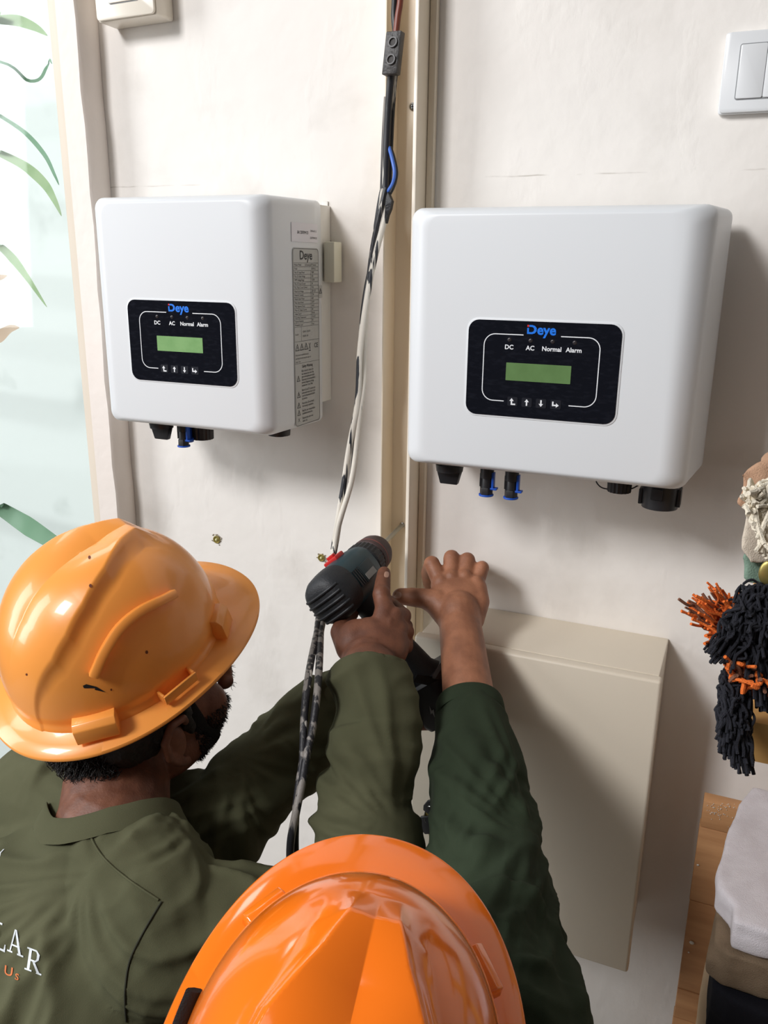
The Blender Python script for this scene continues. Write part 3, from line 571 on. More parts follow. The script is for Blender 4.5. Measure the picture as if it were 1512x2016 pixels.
# ------------------------------------------------------------ hard hats
def helmet(loc, yaw, tilt, roll, label, M_, ribs_=True):
    Z = Matrix.Rotation(yaw, 3, 'Z') @ Matrix.Rotation(tilt, 3, 'X') @ Matrix.Rotation(roll, 3, 'Y')
    loc = Vector(loc); T = lambda p: loc + Z @ Vector(p)
    t = thing('hard_hat', loc, label, 'hard hat')
    A, B, Hh = .122, .100, .140
    nt_, ne = 360, 130
    th = np.linspace(0, 2*math.pi, nt_, endpoint=False); e = np.linspace(0, math.pi/2-.004, ne)
    TH, E_ = np.meshgrid(th, e)
    cr = np.cos(E_)**.80; P = np.stack([B*cr*np.sin(TH), A*cr*np.cos(TH), Hh*np.sin(E_)**.98], -1)
    G = np.stack([P[..., 0]/B**2, P[..., 1]/A**2, P[..., 2]/Hh**2*.9], -1); G /= np.linalg.norm(G, axis=-1, keepdims=True)
    x = np.abs(P[..., 0]); y = P[..., 1]; z = P[..., 2]
    pk = .052                                                     # front end of the crest
    YY = [-.125, -.116, -.099, -.081, -.061, -.035, 0, .032, .052]
    wa = np.interp(y, YY, [.026, .030, .039, .0475, .0505, .048, .037, .020, .0125]); wb = np.interp(y, YY, [.026, .031, .048, .060, .0650, .064, .057, .042, .032])
    Hc = .0115*np.interp(y, [-.122, -.10, -.06, 0, .05], [0, .30, .62, .9, 1]); D = .0022*np.interp(y, [-.12, -.09, 0, .03, .05], [0, .5, 1, .6, 0])
    t_ = np.clip((wb-x)/(wb-wa+1e-6), 0, 1)
    h = Hc*t_**1.25-D*np.sin(np.pi*np.clip(t_*1.25, 0, 1))
    h -= np.where(x < wa, (.0105*np.interp(y, [-.12, -.08, .02, .052], [0, .8, 1, .25]))*(1-x/wa), 0)
    yf = np.clip((.078-y)/.026, 0, 1); wf = .0125+(.032-.0125)*(1-yf)
    hf = .0115*yf**1.3*np.clip(1-(x-.0125)/.0195, 0, 1)**1.25-.0026*yf*np.clip(1-x/.0125, 0, 1)
    h = np.where(y > pk, hf, h)
    h += -.0018*np.exp(-((z-.012)/.006)**2)                        # gutter over the brim
    P = P+G*h[..., None]
    V = [T(p) for p in P.reshape(-1, 3)]; F = [(i*nt_+j, i*nt_+(j+1) % nt_, (i+1)*nt_+(j+1) % nt_, (i+1)*nt_+j) for i in range(ne-1) for j in range(nt_)]
    F.append(tuple((ne-1)*nt_+j for j in range(nt_)))
    m = MB(); m.add(V, F); sh = m.build('shell', M_, t, smooth=True, angle=60)
    # brim: closed ring with rounded edge
    rings = []
    c, s_ = np.cos(th), np.sin(th)
    bi = np.stack([(B-.003)*s_, (A-.003)*c], 1); bo = np.stack([.1203*np.sign(s_)*abs(s_)**.95, np.where(c > 0, .172, .147)*np.sign(c)*abs(c)**.95], 1)
    def rg(k, z0, dz): 
        f_ = np.clip(c, 0, 1)**2; zz = z0-dz*k*(1+.9*f_); xy = bi+(bo-bi)*k; return [T((a, b_, d_)) for (a, b_), d_ in zip(xy, zz)]
    prof = [(0, .004, .0), (.12, .0025, .005), (.5, .0015, .006), (.96, .001, .007), (1.0, -.0005, .007), (1.0, -.0022, .007), (.96, -.0032, .007), (.5, -.003, .006), (.0, -.003, 0)]
    m = MB(); m.loft([rg(*q_) for q_ in prof], cap=False); m.build('brim', M_, t, smooth=True)
    def surf(th_, e_, off=0):
        cr_ = math.cos(e_)**.8; p = Vector((B*cr_*math.sin(th_), A*cr_*math.cos(th_), Hh*math.sin(e_)**.98)); n = Vector((p.x/B**2, p.y/A**2, p.z/Hh**2*.9)).normalized(); return p+n*off, n
    for sd in (1, -1):
        # long curved side rib
        rings = []; RB = catmull([(.084, -.070, .065), (.088, -.052, .0825), (.090, -.026, .0957), (.083, .0071, .098), (.074, .0425, .0879)], 6)
        for k in range(25):
            q_ = RB[k]; e_ = math.asin(min(1, q_.z/Hh)); th_ = sd*math.atan2(q_.x/B, q_.y/A)
            p, n = surf(th_, e_); k2 = min(k+1, 24); k1 = k2-1; sA = surf(sd*math.atan2(RB[k1].x/B, RB[k1].y/A), math.asin(RB[k1].z/Hh))[0]; sB = surf(sd*math.atan2(RB[k2].x/B, RB[k2].y/A), math.asin(RB[k2].z/Hh))[0]; tg = (sB-sA).normalized(); bb = n.cross(tg).normalized(); hgt = .0078; wd = .0044
            rings.append([T(p+bb*a_*wd+n*b_*hgt) for a_, b_ in ((-1.2, -.4), (-1, .9), (-.7, 1), (.7, 1), (1, .9), (1.2, -.4))])
        m = MB(); m.loft(rings); ribs_ and m.build('side_rib', M_, t, smooth=True, angle=35)
        for nm, deg, wd, pr, zt in (('accessory_block', 47, .015, .012, .026), ('accessory_slot', 90, .021, .013, .012), ('accessory_block', 131, .021, .015, .020)):
            th_ = sd*math.radians(deg); p, n = surf(th_, .02); n = Vector((n.x, n.y, 0)).normalized(); tg = Vector((-n.y, n.x, 0)); m = MB()
            if nm == 'accessory_block':
                m.loft([[T(p+tg*a_+n*b_+Vector((0, 0, zz))) for a_, b_ in ((-wd, -.012), (wd, -.012), (wd, bb_), (-wd, bb_))] for zz, bb_ in ((-.001, pr), (zt*.75, pr-.002), (zt, pr-.008), )])
            else:
                for a0, a1, b0, b1 in ((-wd, wd, pr-.005, pr-.002), (-wd, -wd+.003, -.004, pr-.005), (wd-.003, wd, -.004, pr-.005)): m.loft([[T(p+tg*a_+n*b_+Vector((0, 0, zz))) for a_, b_ in ((a0, b0), (a1, b0), (a1, b1), (a0, b1))] for zz in (0, zt)])
            m.build(nm, M_, t, bevel=.0012)
    # suspension band inside
    m = MB(); m.loft([[T((.078*math.sin(a_), .098*math.cos(a_), zz)) for a_ in th[::8]] for zz in (-.022, .004)], cap=False); m.build('headband', BLACKPL, t)
    return t, T, surf
h1, T1, surf1 = helmet((-.597, -.522, 1.5365), -.34, .352, .165, 'orange hard hat on the man at the left, scuffed, seen from the side', ORANGE)
h2, T2, surf2 = helmet((-.1775, -.833, 1.456), .15, .466, .184, 'glossy orange hard hat in the foreground at the bottom, seen from behind', ORANGE2, False)
# scuff on helmet 1 (a paint mark) and the clips / strap ends
sc_ = MB()
def raycast(obj_list, px, py, off=.0004):
    best = None; d = ray(px, py).normalized()
    for o in obj_list:
        W_ = wm(o) if not o.parent else wm(o); 
        if 'bvh' not in BV or o.name not in BV['bvh']: BV.setdefault('bvh', {})[o.name] = BVHTree.FromPolygons([W_ @ v.co for v in o.data.vertices], [tuple(p.vertices) for p in o.data.polygons])
        loc, n, i, dist = BV['bvh'][o.name].ray_cast(CAM, d)
        if loc is not None and (best is None or dist < best[2]): best = (loc - d*off, n, dist)
    return best
BV = {}
bpy.context.view_layer.update()
def decal(o, pts, faces, name, material, parent, off=.0005):
    P = [raycast([o], x, y, off) for x, y in pts]
    if any(p is None for p in P): print('decal miss', name); return
    return MB().add([p[0] for p in P], faces).build(name, material, parent, smooth=True)
sh1 = [c for c in h1.children if c.name.startswith('shell')][0]
decal(sh1, [(163, 1350), (170, 1347), (190, 1352), (208, 1363), (186, 1358), (165, 1355), (188, 1355)], [(0, 1, 6, 5), (1, 2, 4, 6), (2, 3, 4)], 'scuff_mark', BLACKPL, sh1)
for (x, y, r) in ((176, 1097, 3), (178, 1153, 3), (289, 1284, 3), (52, 1328, 2), (219, 1358, 2), (417, 1137, 3)):
    decal(sh1, [(x+r*math.cos(k), y+r*1.3*math.sin(k)) for k in (0, 1.05, 2.1, 3.14, 4.2, 5.2)], [(0, 1, 2, 3, 4, 5)], 'scuff_mark', mat('dark scuff', S(110, 50, 20), .6), sh1)

# ------------------------------------------------------------ drill
RR = dep(640, 1187, 1.085); AX = (TIP-RR).normalized(); BAT = dep(845, 1400, 1.12)
MIDD = RR+AX*.075; HD = (BAT-MIDD); HD = (HD-AX*HD.dot(AX)); HL = HD.length; HD.normalize(); SD = AX.cross(HD).normalized()
drill = thing('cordless_drill', BAT, 'black and teal cordless drill with a red switch, driving a screw into the trunking', 'drill')
def dl(a, s_, h): return RR+AX*a+SD*s_+HD*h         # along the axis, sideways, towards the handle
def dring(a, rs, ru, rd, n=40, p=2.4, off=0):
    out = []
    for k in range(n):
        q = 2*math.pi*k/n; c, s_ = math.cos(q), math.sin(q); out.append(dl(a, rs*math.copysign(abs(c)**(2/p), c), off+(rd if s_ > 0 else ru)*math.copysign(abs(s_)**(2/p), s_)))
    return out
m = MB(); m.loft([dring(a, r, u_, d_) for a, r, u_, d_ in ((-.0035, .004, .004, .004), (-.003, .015, .016, .018), (.0, .023, .024, .026), (.005, .0285, .030, .032), (.014, .0315, .033, .035), (.03, .0325, .034, .036), (.042, .0325, .034, .036))])
m.build('motor_cover', DRILLB, drill, smooth=True)
mc_ = drill.children[0]; mcb = BVHTree.FromPolygons([v.co for v in mc_.data.vertices], [tuple(p.vertices) for p in mc_.data.polygons])
for k, hh_ in enumerate((-.012, -.003, .006, .015, .024)):
    m = MB(); pts = []
    for j in range(17):
        x_ = -.028+.056*j/16; h_ = mcb.ray_cast(dl(-.1, x_, hh_), AX)
        if h_[0]: pts.append(h_[0]-AX*.0006)
    m.tube(pts, .0020, 8, flat=1); m.build('ridge', DRILLB, drill, smooth=True)
m = MB(); m.loft([dring(a, r, u_, d_) for a, r, u_, d_ in ((.0421, .0315, .033, .036), (.044, .0315, .033, .036), (.07, .0315, .033, .037), (.10, .0305, .032, .036), (.118, .0285, .029, .031))]); hous = m.build('housing', DRILLT, drill, smooth=True)
for sd in (1, -1):
    for k in range(4): m = MB().box((-.0014, -.0008, -.013), (.0014, .0008, .013)); R_ = Matrix((AX, SD*sd, HD)).transposed(); m = MB().box((-.0013, -.001, -.012), (.0013, .0012, .012), 0, R_, dl(.047+.0055*k, sd*.0312, .004)); m.build('vent_slot', BLACKPL, hous)
R_ = Matrix((AX, SD, HD)).transposed()
MB().box((.0, -.012, -.006), (.024, .012, .002), 0, R_, dl(.066, 0, -.0310)).build('gear_switch', DRILLR, drill, bevel=.002)
MB().box((.006, -.006, -.010), (.014, .006, -.005), 0, R_, dl(.066, 0, -.0310)).build('switch_thumb', DRILLR, drill, bevel=.001)
for sd in (1, -1):
    fr = frame3(dl(.076, sd*.0323, .012), AX, -HD*1.0 if sd < 0 else -HD); pl = MB(); R2 = Matrix((AX, SD*sd, HD)).transposed()
    MB().box((-.016, -.002, -.012), (.020, .0004, .012), 0, R2, dl(.078, sd*.0320, .005)).build('type_plate', mat('dark teal plate', S(44, 58, 62), .5), drill, bevel=.0004)
    MB().box((-.012, -.001, -.0045), (.016, .0008, .0045), 0, R2, dl(.078, sd*.0320, .011)).build('type_label', mat('grey label', S(150, 150, 146), .5), drill)
    V = [(x0_+dx, y_) for x0_ in (-.010, -.0065, -.002, .0015, .006, .0095) for dx, y_ in ((0, -.002), (.0025, -.002), (.0025, .002), (0, .002))]; F = [tuple(range(4*k_, 4*k_+4)) for k_ in range(6)]; fr = frame3(dl(.080, sd*.0330, .011), AX*(sd), -HD); MB().add([fr(x, y, .0004*1) for x, y in V], F).build('label_print', PRINTK, drill)
m = MB(); n_ = 60
def cring(a, r, k=0): return [dl(a, (r+(.0012 if k and j % 2 else 0))*math.cos(2*math.pi*j/n_), (r+(.0012 if k and j % 2 else 0))*math.sin(2*math.pi*j/n_)) for j in range(n_)]
m.loft([cring(.1185, .027), cring(.121, .0295), cring(.122, .0292, 1), cring(.140, .0285, 1), cring(.1415, .027)]); m.build('torque_collar', DRILLB, drill, smooth=True, angle=20)
m = MB(); m.loft([cring(.142, .0265), cring(.144, .0285), cring(.152, .0288), cring(.1525, .0275), cring(.155, .0275), cring(.1555, .0285), cring(.172, .0270), cring(.180, .0240), cring(.184, .017), cring(.1845, .006)]); chk = m.build('chuck', DRILLC, drill, smooth=True, angle=30)
m = MB(); m.loft([cring(.1526, .0280), cring(.1528, .0286), cring(.1549, .0286), cring(.1551, .0280)], cap=False); m.build('chuck_ring', mat('dull red ring', S(130, 66, 60), .5), chk, smooth=True)
MB().tube([dl(.180, 0, 0), dl(.20, 0, 0)], .0042, 6).build('bit_holder', STEEL, drill)
MB().tube([dl(.195, 0, 0), TIP-AX*.0035, TIP-AX*.001], [.0034, .0034, .0018], 12).build('bit', mat('galvanised bit', S(176, 178, 172), .35, metal=.7), drill, smooth=True)
m = MB()
def hring(h, a, ra, rs, n=28): return [dl(a+ra*math.cos(2*math.pi*k/n), rs*math.sin(2*math.pi*k/n), h) for k in range(n)]
m.loft([hring(.028, .078, .028, .021), hring(.05, .076, .022, .0185), hring(.08, .073, .020, .0180), hring(.115, .072, .021, .0185), hring(HL-.045, .072, .026, .022), hring(HL-.03, .076, .034, .027)]); m.build('handle', DRILLB, drill, smooth=True)
MB().box((-.006, -.007, 0), (.010, .007, .026), 0, R_, dl(.098, 0, .036)).build('trigger', BLACKPL, drill, bevel=.003)
m = MB(); sq = lambda h, a0, a1, w_, r_=.012: [dl(x, y, h) for x, y in rrect(a0, -w_, a1, w_, r_, 5)]
m.loft([sq(HL-.034, .040, .118, .027), sq(HL-.030, .036, .122, .031), sq(HL+.018, .034, .124, .034), sq(HL+.030, .038, .121, .031), sq(HL+.034, .046, .114, .024)]); bat = m.build('battery_pack', BLACKPL, drill, smooth=True)
m = MB(); V, F = [(-.004, -.002), (.003, .009), (.001, .0015), (.005, .002), (-.002, -.009), (-.0005, -.0015)], [(0, 1, 2), (0, 2, 5), (5, 2, 3), (5, 3, 4)]; fr = frame3(dl(.0345, 0, HL+.004), SD, -HD); m.add([fr(-x, y, -.0008) for x, y in V], F); m.build('battery_mark', mat('grey print', S(150, 150, 150), .6), bat)
sp_ = catmull([dl(.05, -.02, HL-.03), dep(815, 1334, 1.09), dep(845, 1342, 1.11), dep(880, 1348, 1.14), dep(905, 1352, 1.17), dl(.12, -.0, HL+.0)], 6)
m = MB(); m.tube(sp_, .0065, 8, flat=.25); m.build('wrist_strap', BLACKST, drill, smooth=True)

# ------------------------------------------------------------ people
def limb(mb, pts): mb.chain([p for p, r in pts], [r for p, r in pts], 20)
def fold(segs, amp=1, freq=18, hub=None):
    # cloth folds: creases running round each sleeve, softer large drape everywhere
    def fn(co, no):
        best = np.full(len(co), 1e9); A_ = np.zeros(len(co)); ax = np.zeros((len(co), 3))
        s0 = 0
        for p0, p1 in segs:
            a_ = np.array(p0); d_ = np.array(p1)-a_; L_ = np.linalg.norm(d_); u_ = d_/L_
            t = np.clip((co-a_)@u_, 0, L_); ds = np.linalg.norm(co-(a_+t[:, None]*u_), axis=1); b_ = ds < best
            best = np.where(b_, ds, best); A_ = np.where(b_, s0+t, A_); ax = np.where(b_[:, None], u_, ax); s0 += L_
        P = co-ax*(co*ax).sum(1)[:, None]                           # position across the limb
        w_ = vnoise(co*9)*2-1; w2_ = vnoise(co*17+7)*2-1
        q = np.stack([A_*freq+w_*1.6+P[:, 0]*9+P[:, 2]*7, P[:, 0]*5, P[:, 2]*5], 1)
        r1 = 1-np.abs(2*vnoise(q)-1); q2 = np.stack([A_*freq*2.1+w2_*1.5-P[:, 1]*18, P[:, 0]*8, P[:, 1]*8], 1); r2 = 1-np.abs(2*vnoise(q2+31)-1)
        ex = 0
        for hub_ in (hub or []):
            d_ = co-np.array(hub_[0]); an = np.arctan2(d_@np.array(hub_[2]), d_@np.array(hub_[1])); rr_ = np.linalg.norm(d_, axis=1); q3 = np.stack([an*5.5, rr_*7, np.zeros_like(an)+3], 1); ex = ex+.0080*((1-np.abs(2*vnoise(q3)-1))**2-.3)*sstep(rr_, .015, .05)*(1-sstep(rr_, .14, .24))
        return ex+amp*.0105*(r1**2.2-.25)+amp*.0042*(r2**2-.25)+.004*(vnoise(co*14+3)-.5)
    return fn
def person(name, label, skin, shirtm, hl, HP, yaw, tilt, roll, N, Rs, Re, Rw, Ls, Le, Lw, hip, handR, handL, sleeve, feet, neck_r=.056, cloth=(1, 18), HT=None):
    t = thing(name, Vector((hip.x, hip.y, 0)), label, 'person')
    Z = Matrix.Rotation(yaw, 3, 'Z') @ Matrix.Rotation(tilt, 3, 'X') @ Matrix.Rotation(roll, 3, 'Y'); HS = 1.07; T = lambda p: Vector(HP)+Z @ (Vector(p)*HS)
    b = MB()
    # head
    E = lambda c, r, rx=0: b.ell(T(c), tuple(q_*HS for q_ in r), Z @ Matrix.Rotation(rx, 3, 'X'))
    b.ell(HT((0, -.006, .012)), (.076, .093, .090), Z); E((0, .030, -.055), (.060, .058, .062)); E((0, .040, -.088), (.048, .048, .040), .3); E((0, .068, -.112), (.024, .022, .018))
    for sd in (1, -1):
        E((sd*.036, .058, -.060), (.024, .024, .028)); E((sd*.026, .083, -.012), (.024, .014, .009)); E((sd*.046, .020, -.088), (.016, .040, .020), .35)
        # ear: helix, lobe, tragus
        ear = [(sd*.074, .012, -.036), (sd*.082, .006, -.024), (sd*.086, -.010, -.022), (sd*.087, -.021, -.036), (sd*.085, -.019, -.056), (sd*.079, -.007, -.072), (sd*.073, .004, -.080)]
        b.chain([T(p) for p in ear], [.0042, .0045, .0048, .0048, .0046, .0055, .0060], 10); b.ell(T((sd*.077, -.006, -.050)), (.006, .014, .022), Z)
        E((sd*.010, .103, -.068), (.008, .010, .008))
    b.capsule(T((0, .088, -.018)), T((0, .108, -.058)), .008, .012, 14); E((0, .108, -.064), (.011, .011, .010))
    E((0, .090, -.086), (.022, .012, .0065)); E((0, .088, -.096), (.020, .012, .0070))
    # neck and trunk
    limb(b, [(T((0, -.022, -.045)), neck_r), (T((0, -.030, -.085)), neck_r-.002), (N, neck_r+.004)])
    ch = N+(hip-N)*.30; limb(b, [(N, .062), (ch, .085), (hip, .09)])
    for A_, B_ in ((N, Rs), (N, Ls)): limb(b, [(A_+(B_-A_)*.2-Vector((0, 0, .02)), .050), (B_, .050)])
    for side, W_ in (('r', Rw), ('l', Lw)):
        limb(b, [(p, min(r-.012, .05)) for p, r in sleeve[side][:-1]]+[(sleeve[side][-1][0], sleeve[side][-1][1]-.0055), (W_, .0295)])
    for hd in (handR, handL): hd(b)
    body = voxel(b, 'body', skin, .0021, 5, t)
    # eyes
    for sd in (1, -1):
        MB().ell(T((sd*.030, .082, -.030)), (.011, .0105, .010), Z).build('eye', mat('eye white', S(225, 218, 208), .2), t, smooth=True)
    # shirt
    s = MB(); lat = (Rs-Ls).normalized(); fwd = Vector((0, 0, 1)).cross(lat).normalized(); down = (hip-N).normalized(); XM = Matrix((lat, -down.cross(lat)*-1, -down)).transposed()
    bk = lat.cross(down).normalized()
    XM = Matrix((lat, down.cross(lat).normalized(), -down)).transposed()
    rings = []
    Lt = (hip-N).length
    for k, (dd, wx, wy, o_) in enumerate(((.00, .080, .060, 0), (.03, .125, .075, .0), (.07, .165, .095, .004), (.13, .185, .115, .008), (.22, .185, .128, .01), (.34, .175, .128, .008), (Lt, .172, .120, 0), (Lt+.09, .175, .122, 0))):
        c_ = N+down*dd; rings.append([c_+lat*(wx*math.copysign(abs(math.cos(q))**.85, math.cos(q)))+XM.col[1]*(wy*math.copysign(abs(math.sin(q))**.85, math.sin(q))) for q in (2*math.pi*j/40 for j in range(40))])
    s.loft(rings)
    s.ell(N+Vector((0, 0, -.012)), (.074, .070, .030), XM)
    for A_, B_ in ((N, Rs), (N, Ls)): limb(s, [(A_+(B_-A_)*.25-Vector((0, 0, .012)), .066), (A_+(B_-A_)*.65, .072), (B_, .074)])
    segs = []
    for side, pts in sleeve.items():
        for i in range(len(pts)-1):
            last = i == len(pts)-2
            s.capsule(pts[i][0], pts[i+1][0], pts[i][1], pts[i+1][1], 28, True, not last); segs.append((pts[i][0], pts[i+1][0]))
    segs.append((N, hip))
    shirt = voxel(s, 'shirt', shirtm, .0030, 3, t, fold(segs, *cloth), dsm=4)
    for side, pts in sleeve.items():                               # stitched cuffs
        p1, r1 = pts[-1]; d_ = (p1-pts[-2][0]).normalized(); m = MB(); a_ = d_.orthogonal().normalized(); b_ = d_.cross(a_)
        prof = [(-.020, r1+.0025), (-.018, r1+.0036), (-.004, r1+.0036), (.002, r1+.0032), (.004, r1+.0025), (.0035, r1-.001), (-.008, r1-.002)]
        m.loft([[p1+d_*q_+(a_*math.cos(k)+b_*math.sin(k))*(rr_+.0012*math.sin(3*k+1)) for k in (2*math.pi*j/48 for j in range(48))] for q_, rr_ in prof], cap=False); m.build('cuff', shirtm, t, smooth=True)
    # collar band
    m = MB(); cen = N+(T((0, -.030, -.085))-N)*.16; up_ = (T((0, -.030, -.085))-N).normalized(); up_ = (up_+Vector((0, 0, .6))).normalized(); a_ = (lat-up_*lat.dot(up_)).normalized(); b_ = up_.cross(a_)
    sb = BVHTree.FromPolygons([v.co for v in shirt.data.vertices], [tuple(p.vertices) for p in shirt.data.polygons]); K_ = 72; hs = []
    for k in range(K_):
        q_ = 2*math.pi*k/K_; rd = a_*1.08*math.cos(q_)+b_*math.sin(q_); h_ = sb.ray_cast(cen+rd*.070+up_*.06, -up_); hs.append(((h_[0]-cen).dot(up_) if h_[0] else -.03))
    hs = [max(-.045, min(.02, x_)) for x_ in hs]; hs = [sum(hs[(k+j) % K_] for j in range(-5, 6))/11 for k in range(K_)]
    rg_ = [(.0785, -.008), (.0760, .0), (.0715, .008), (.0685, .0150), (.0670, .0160), (.0655, .0140), (.0665, -.006)]
    m.loft([[cen+(a_*1.08*math.cos(2*math.pi*k/K_)+b_*math.sin(2*math.pi*k/K_))*rr_+up_*(hs[k]+z_) for k in range(K_)] for rr_, z_ in rg_], cap=False)
    m.build('collar', shirtm, t, smooth=True)
    # trousers and shoes
    tr_ = MB(); tr_.ell(hip-Vector((0, 0, .02)), (.168, .118, .13))
    for sd, ft in zip((1, -1), feet):
        hp = hip+lat*sd*.085-Vector((0, 0, .06)); kn = (hp+Vector(ft))/2+Vector((0, .035, .02)); kn.z = .48; limb(tr_, [(hp, .088), (kn, .066), (Vector(ft)+Vector((0, 0, .10)), .058)])
    voxel(tr_, 'trousers', DENIM, .006, 4, t, lambda co, no: .006*(vnoise(co*18)-.5))
    for ft in feet:
        f_ = Vector(ft); m = MB(); m.loft([[f_+Vector((wx*math.cos(q), off+ly*math.sin(q), zz)) for q in (2*math.pi*j/28 for j in range(28))] for zz, wx, ly, off in ((.001, .046, .135, .04), (.02, .048, .138, .04), (.03, .046, .132, .04), (.06, .042, .10, .01), (.09, .040, .062, -.02), (.115, .042, .06, -.022))]); m.build('shoe', SHOE, t, smooth=True, angle=50)
    return t, T, Z, body, shirt
# --- hands are built from joints: (pixel x, pixel y, distance)
D = lambda x, y, d: dep(x, y, d)
def hand_wall(b):
    Dw = lambda x, y, d: dep(x, y, d+.045+(.008 if d > 1.2 else 0)); limb = lambda m_, P_: m_.chain([p for p, r in P_], [r*1.04 for p, r in P_], 20)       # right hand of the man in front, pressed to the trunking
    b.ell(Dw(903, 1178, 1.150), (.043, .040, .019), HANDM); b.chain([Dw(866, 1152, 1.165), Dw(890, 1146, 1.168), Dw(915, 1146, 1.168), Dw(940, 1156, 1.164)], [.0135]*4); b.chain([Dw(940, 1156, 1.160), Dw(944, 1185, 1.145), Dw(932, 1222, 1.130)], [.0135, .0145, .015])
    limb(b, [(Dw(907, 1235, 1.120), .0285), (Dw(903, 1205, 1.135), .030)])
    for mc, r in (((868, 1148, 1.170), .0128), ((889, 1138, 1.172), .0130), ((915, 1138, 1.172), .0125), ((938, 1150, 1.168), .0118)):
        limb(b, [(Dw(905+(mc[0]-905)*.45, 1212, 1.138), .017), (Dw(*mc), r)])
    F_ = [[(868, 1148, 1.170), (850, 1110, 1.180), (842, 1128, 1.212), (845, 1150, 1.232)],
          [(889, 1138, 1.172), (889, 1098, 1.188), (886, 1100, 1.225), (884, 1118, 1.25)],
          [(915, 1138, 1.172), (920, 1103, 1.186), (922, 1104, 1.222), (920, 1120, 1.245)],
          [(938, 1150, 1.168), (949, 1118, 1.178), (950, 1118, 1.208), (947, 1132, 1.230)]]
    for j, f_ in enumerate(F_):
        r0 = .0112 if j < 3 else .0098; limb(b, [(Dw(*f_[0]), r0+.001), (Dw(*f_[1]), r0), (Dw(*f_[2]), r0-.0012), (Dw(*f_[3]), r0-.0022)])
        b.ell(Dw(*f_[1]), (r0+.0008,)*3)
    limb(b, [(Dw(886, 1212, 1.135), .021), (Dw(860, 1186, 1.145), .0185), (Dw(835, 1178, 1.150), .0140), (Dw(812, 1176, 1.154), .0128), (Dw(788, 1174, 1.158), .0115)])
    b.ell(Dw(812, 1175, 1.157), (.0138, .0132, .0134)); b.ell(Dw(789, 1174, 1.157), (.0128, .0118, .0118)); b.ell(Dw(872, 1195, 1.14), (.021, .020, .019))
    b.ell(Dw(938, 1215, 1.128), (.010, .010, .011)); 
    for mc in ((868, 1148, 1.168), (889, 1138, 1.170), (915, 1138, 1.170), (938, 1150, 1.166)): b.ell(Dw(mc[0], mc[1]-2, mc[2]-.004), (.0118,)*3)
_v = (D(905, 1140, 1.17)-D(905, 1225, 1.125)).normalized(); _h = (D(950, 1190, 1.14)-D(860, 1190, 1.14)); _h = (_h-_v*_h.dot(_v)).normalized()
HANDM = Matrix((_h, _v, _h.cross(_v))).transposed()
def hand_down(c, dr):
    def fn(b):
        side = dr.cross(Vector((0, 1, .2))).normalized(); b.ell(c+dr*.045, (.036, .018, .045), Matrix((side, dr.cross(side)*-1, dr)).transposed())
        for k, L_ in ((-.027, .062), (-.009, .075), (.009, .072), (.026, .058)):
            p = c+dr*.085+side*k; nn = side.cross(dr).normalized(); limb(b, [(p-dr*.03, .0105), (p, .0100), (p+dr*L_*.5+nn*.004, .009), (p+dr*L_*.95+nn*.022, .0078)])
        limb(b, [(c+dr*.02+side*.022, .014), (c+dr*.055+side*.045, .0115), (c+dr*.085+side*.052, .0095)])
    return fn
def hand_drill(b):      # right hand round the drill handle, index finger along the body
    limb(b, [(D(725, 1325, 1.035), .031), (D(722, 1298, 1.050), .032)])
    g = lambda a, s_, h: dl(a, s_, h)
    PA = D(735, 1268, 1.062); b.ell(PA, (.040, .036, .024), HDM); b.ell(D(700, 1262, 1.065), (.026, .030, .022), HDM); b.ell(D(765, 1275, 1.064), (.026, .032, .022), HDM)
    K = [(758, 1200, 1.085), (776, 1214, 1.082), (786, 1238, 1.078), (788, 1268, 1.072)]
    for mc, r in zip(K, (.0135, .0130, .0125, .0118)):
        limb(b, [(D(728+(mc[0]-728)*.5, 1285, 1.056), .018), (D(*mc), r)])
    for st in ((740, 1290, 1.050), (752, 1292, 1.050)): limb(b, [(D(st[0]-4, 1300, 1.040), .006), (D(st[0]+16, 1222, 1.066), .005)])
    limb(b, [(D(*K[0]), .0125), (D(751, 1172, 1.098), .0118), (D(753, 1150, 1.118), .0108), (D(756, 1128, 1.140), .0092)]); b.ell(D(751, 1170, 1.096), (.0122,)*3)
    for j, (k_, a_, dz) in enumerate((((776, 1214, 1.082), (792, 1213, 1.110), .0), ((786, 1238, 1.078), (799, 1244, 1.104), 0), ((788, 1268, 1.072), (798, 1272, 1.098), 0))):
        r0 = .0118-.0008*j; h = .060+.021*j; tipp = g(.078, SGN*.028, h); limb(b, [(D(*k_), r0+.001), (D(*a_), r0), (g(.098, -SGN*.012, h), r0-.001), (g(.100, SGN*.010, h), r0-.002), (g(.088, SGN*.024, h), r0-.003)]); b.ell(D(*a_), (r0+.0005,)*3)
    limb(b, [(D(690, 1275, 1.062), .019), (D(672, 1245, 1.085), .0145), (D(678, 1222, 1.115), .0120), (D(692, 1208, 1.140), .0100)])
SGN = 1 if SD.dot(RT) < 0 else -1
_v = (D(762, 1210, 1.083)-D(725, 1310, 1.045)).normalized(); _h = (D(790, 1262, 1.07)-D(670, 1262, 1.07)); _h = (_h-_v*_h.dot(_v)).normalized()
HDM = Matrix((_h, _v, _h.cross(_v))).transposed()
def hand_batt(b):       # left hand under the battery
    c = D(712, 1408, 1.135); b.ell(c, (.040, .03, .022)); e = dl(.078, 0, HL+.038)
    for k in range(4):
        o_ = AX*(.018*(k-1.5)); limb(b, [(c+o_*.8+RT*.02, .0115), (e+o_-RT*.035+FW*.01, .0105), (e+o_, .0098), (e+o_+RT*.022, .0085)])
    limb(b, [(c, .015), (c+RT*.03+UP*.03, .012), (c+RT*.05+UP*.045, .0095)])
V_ = Vector
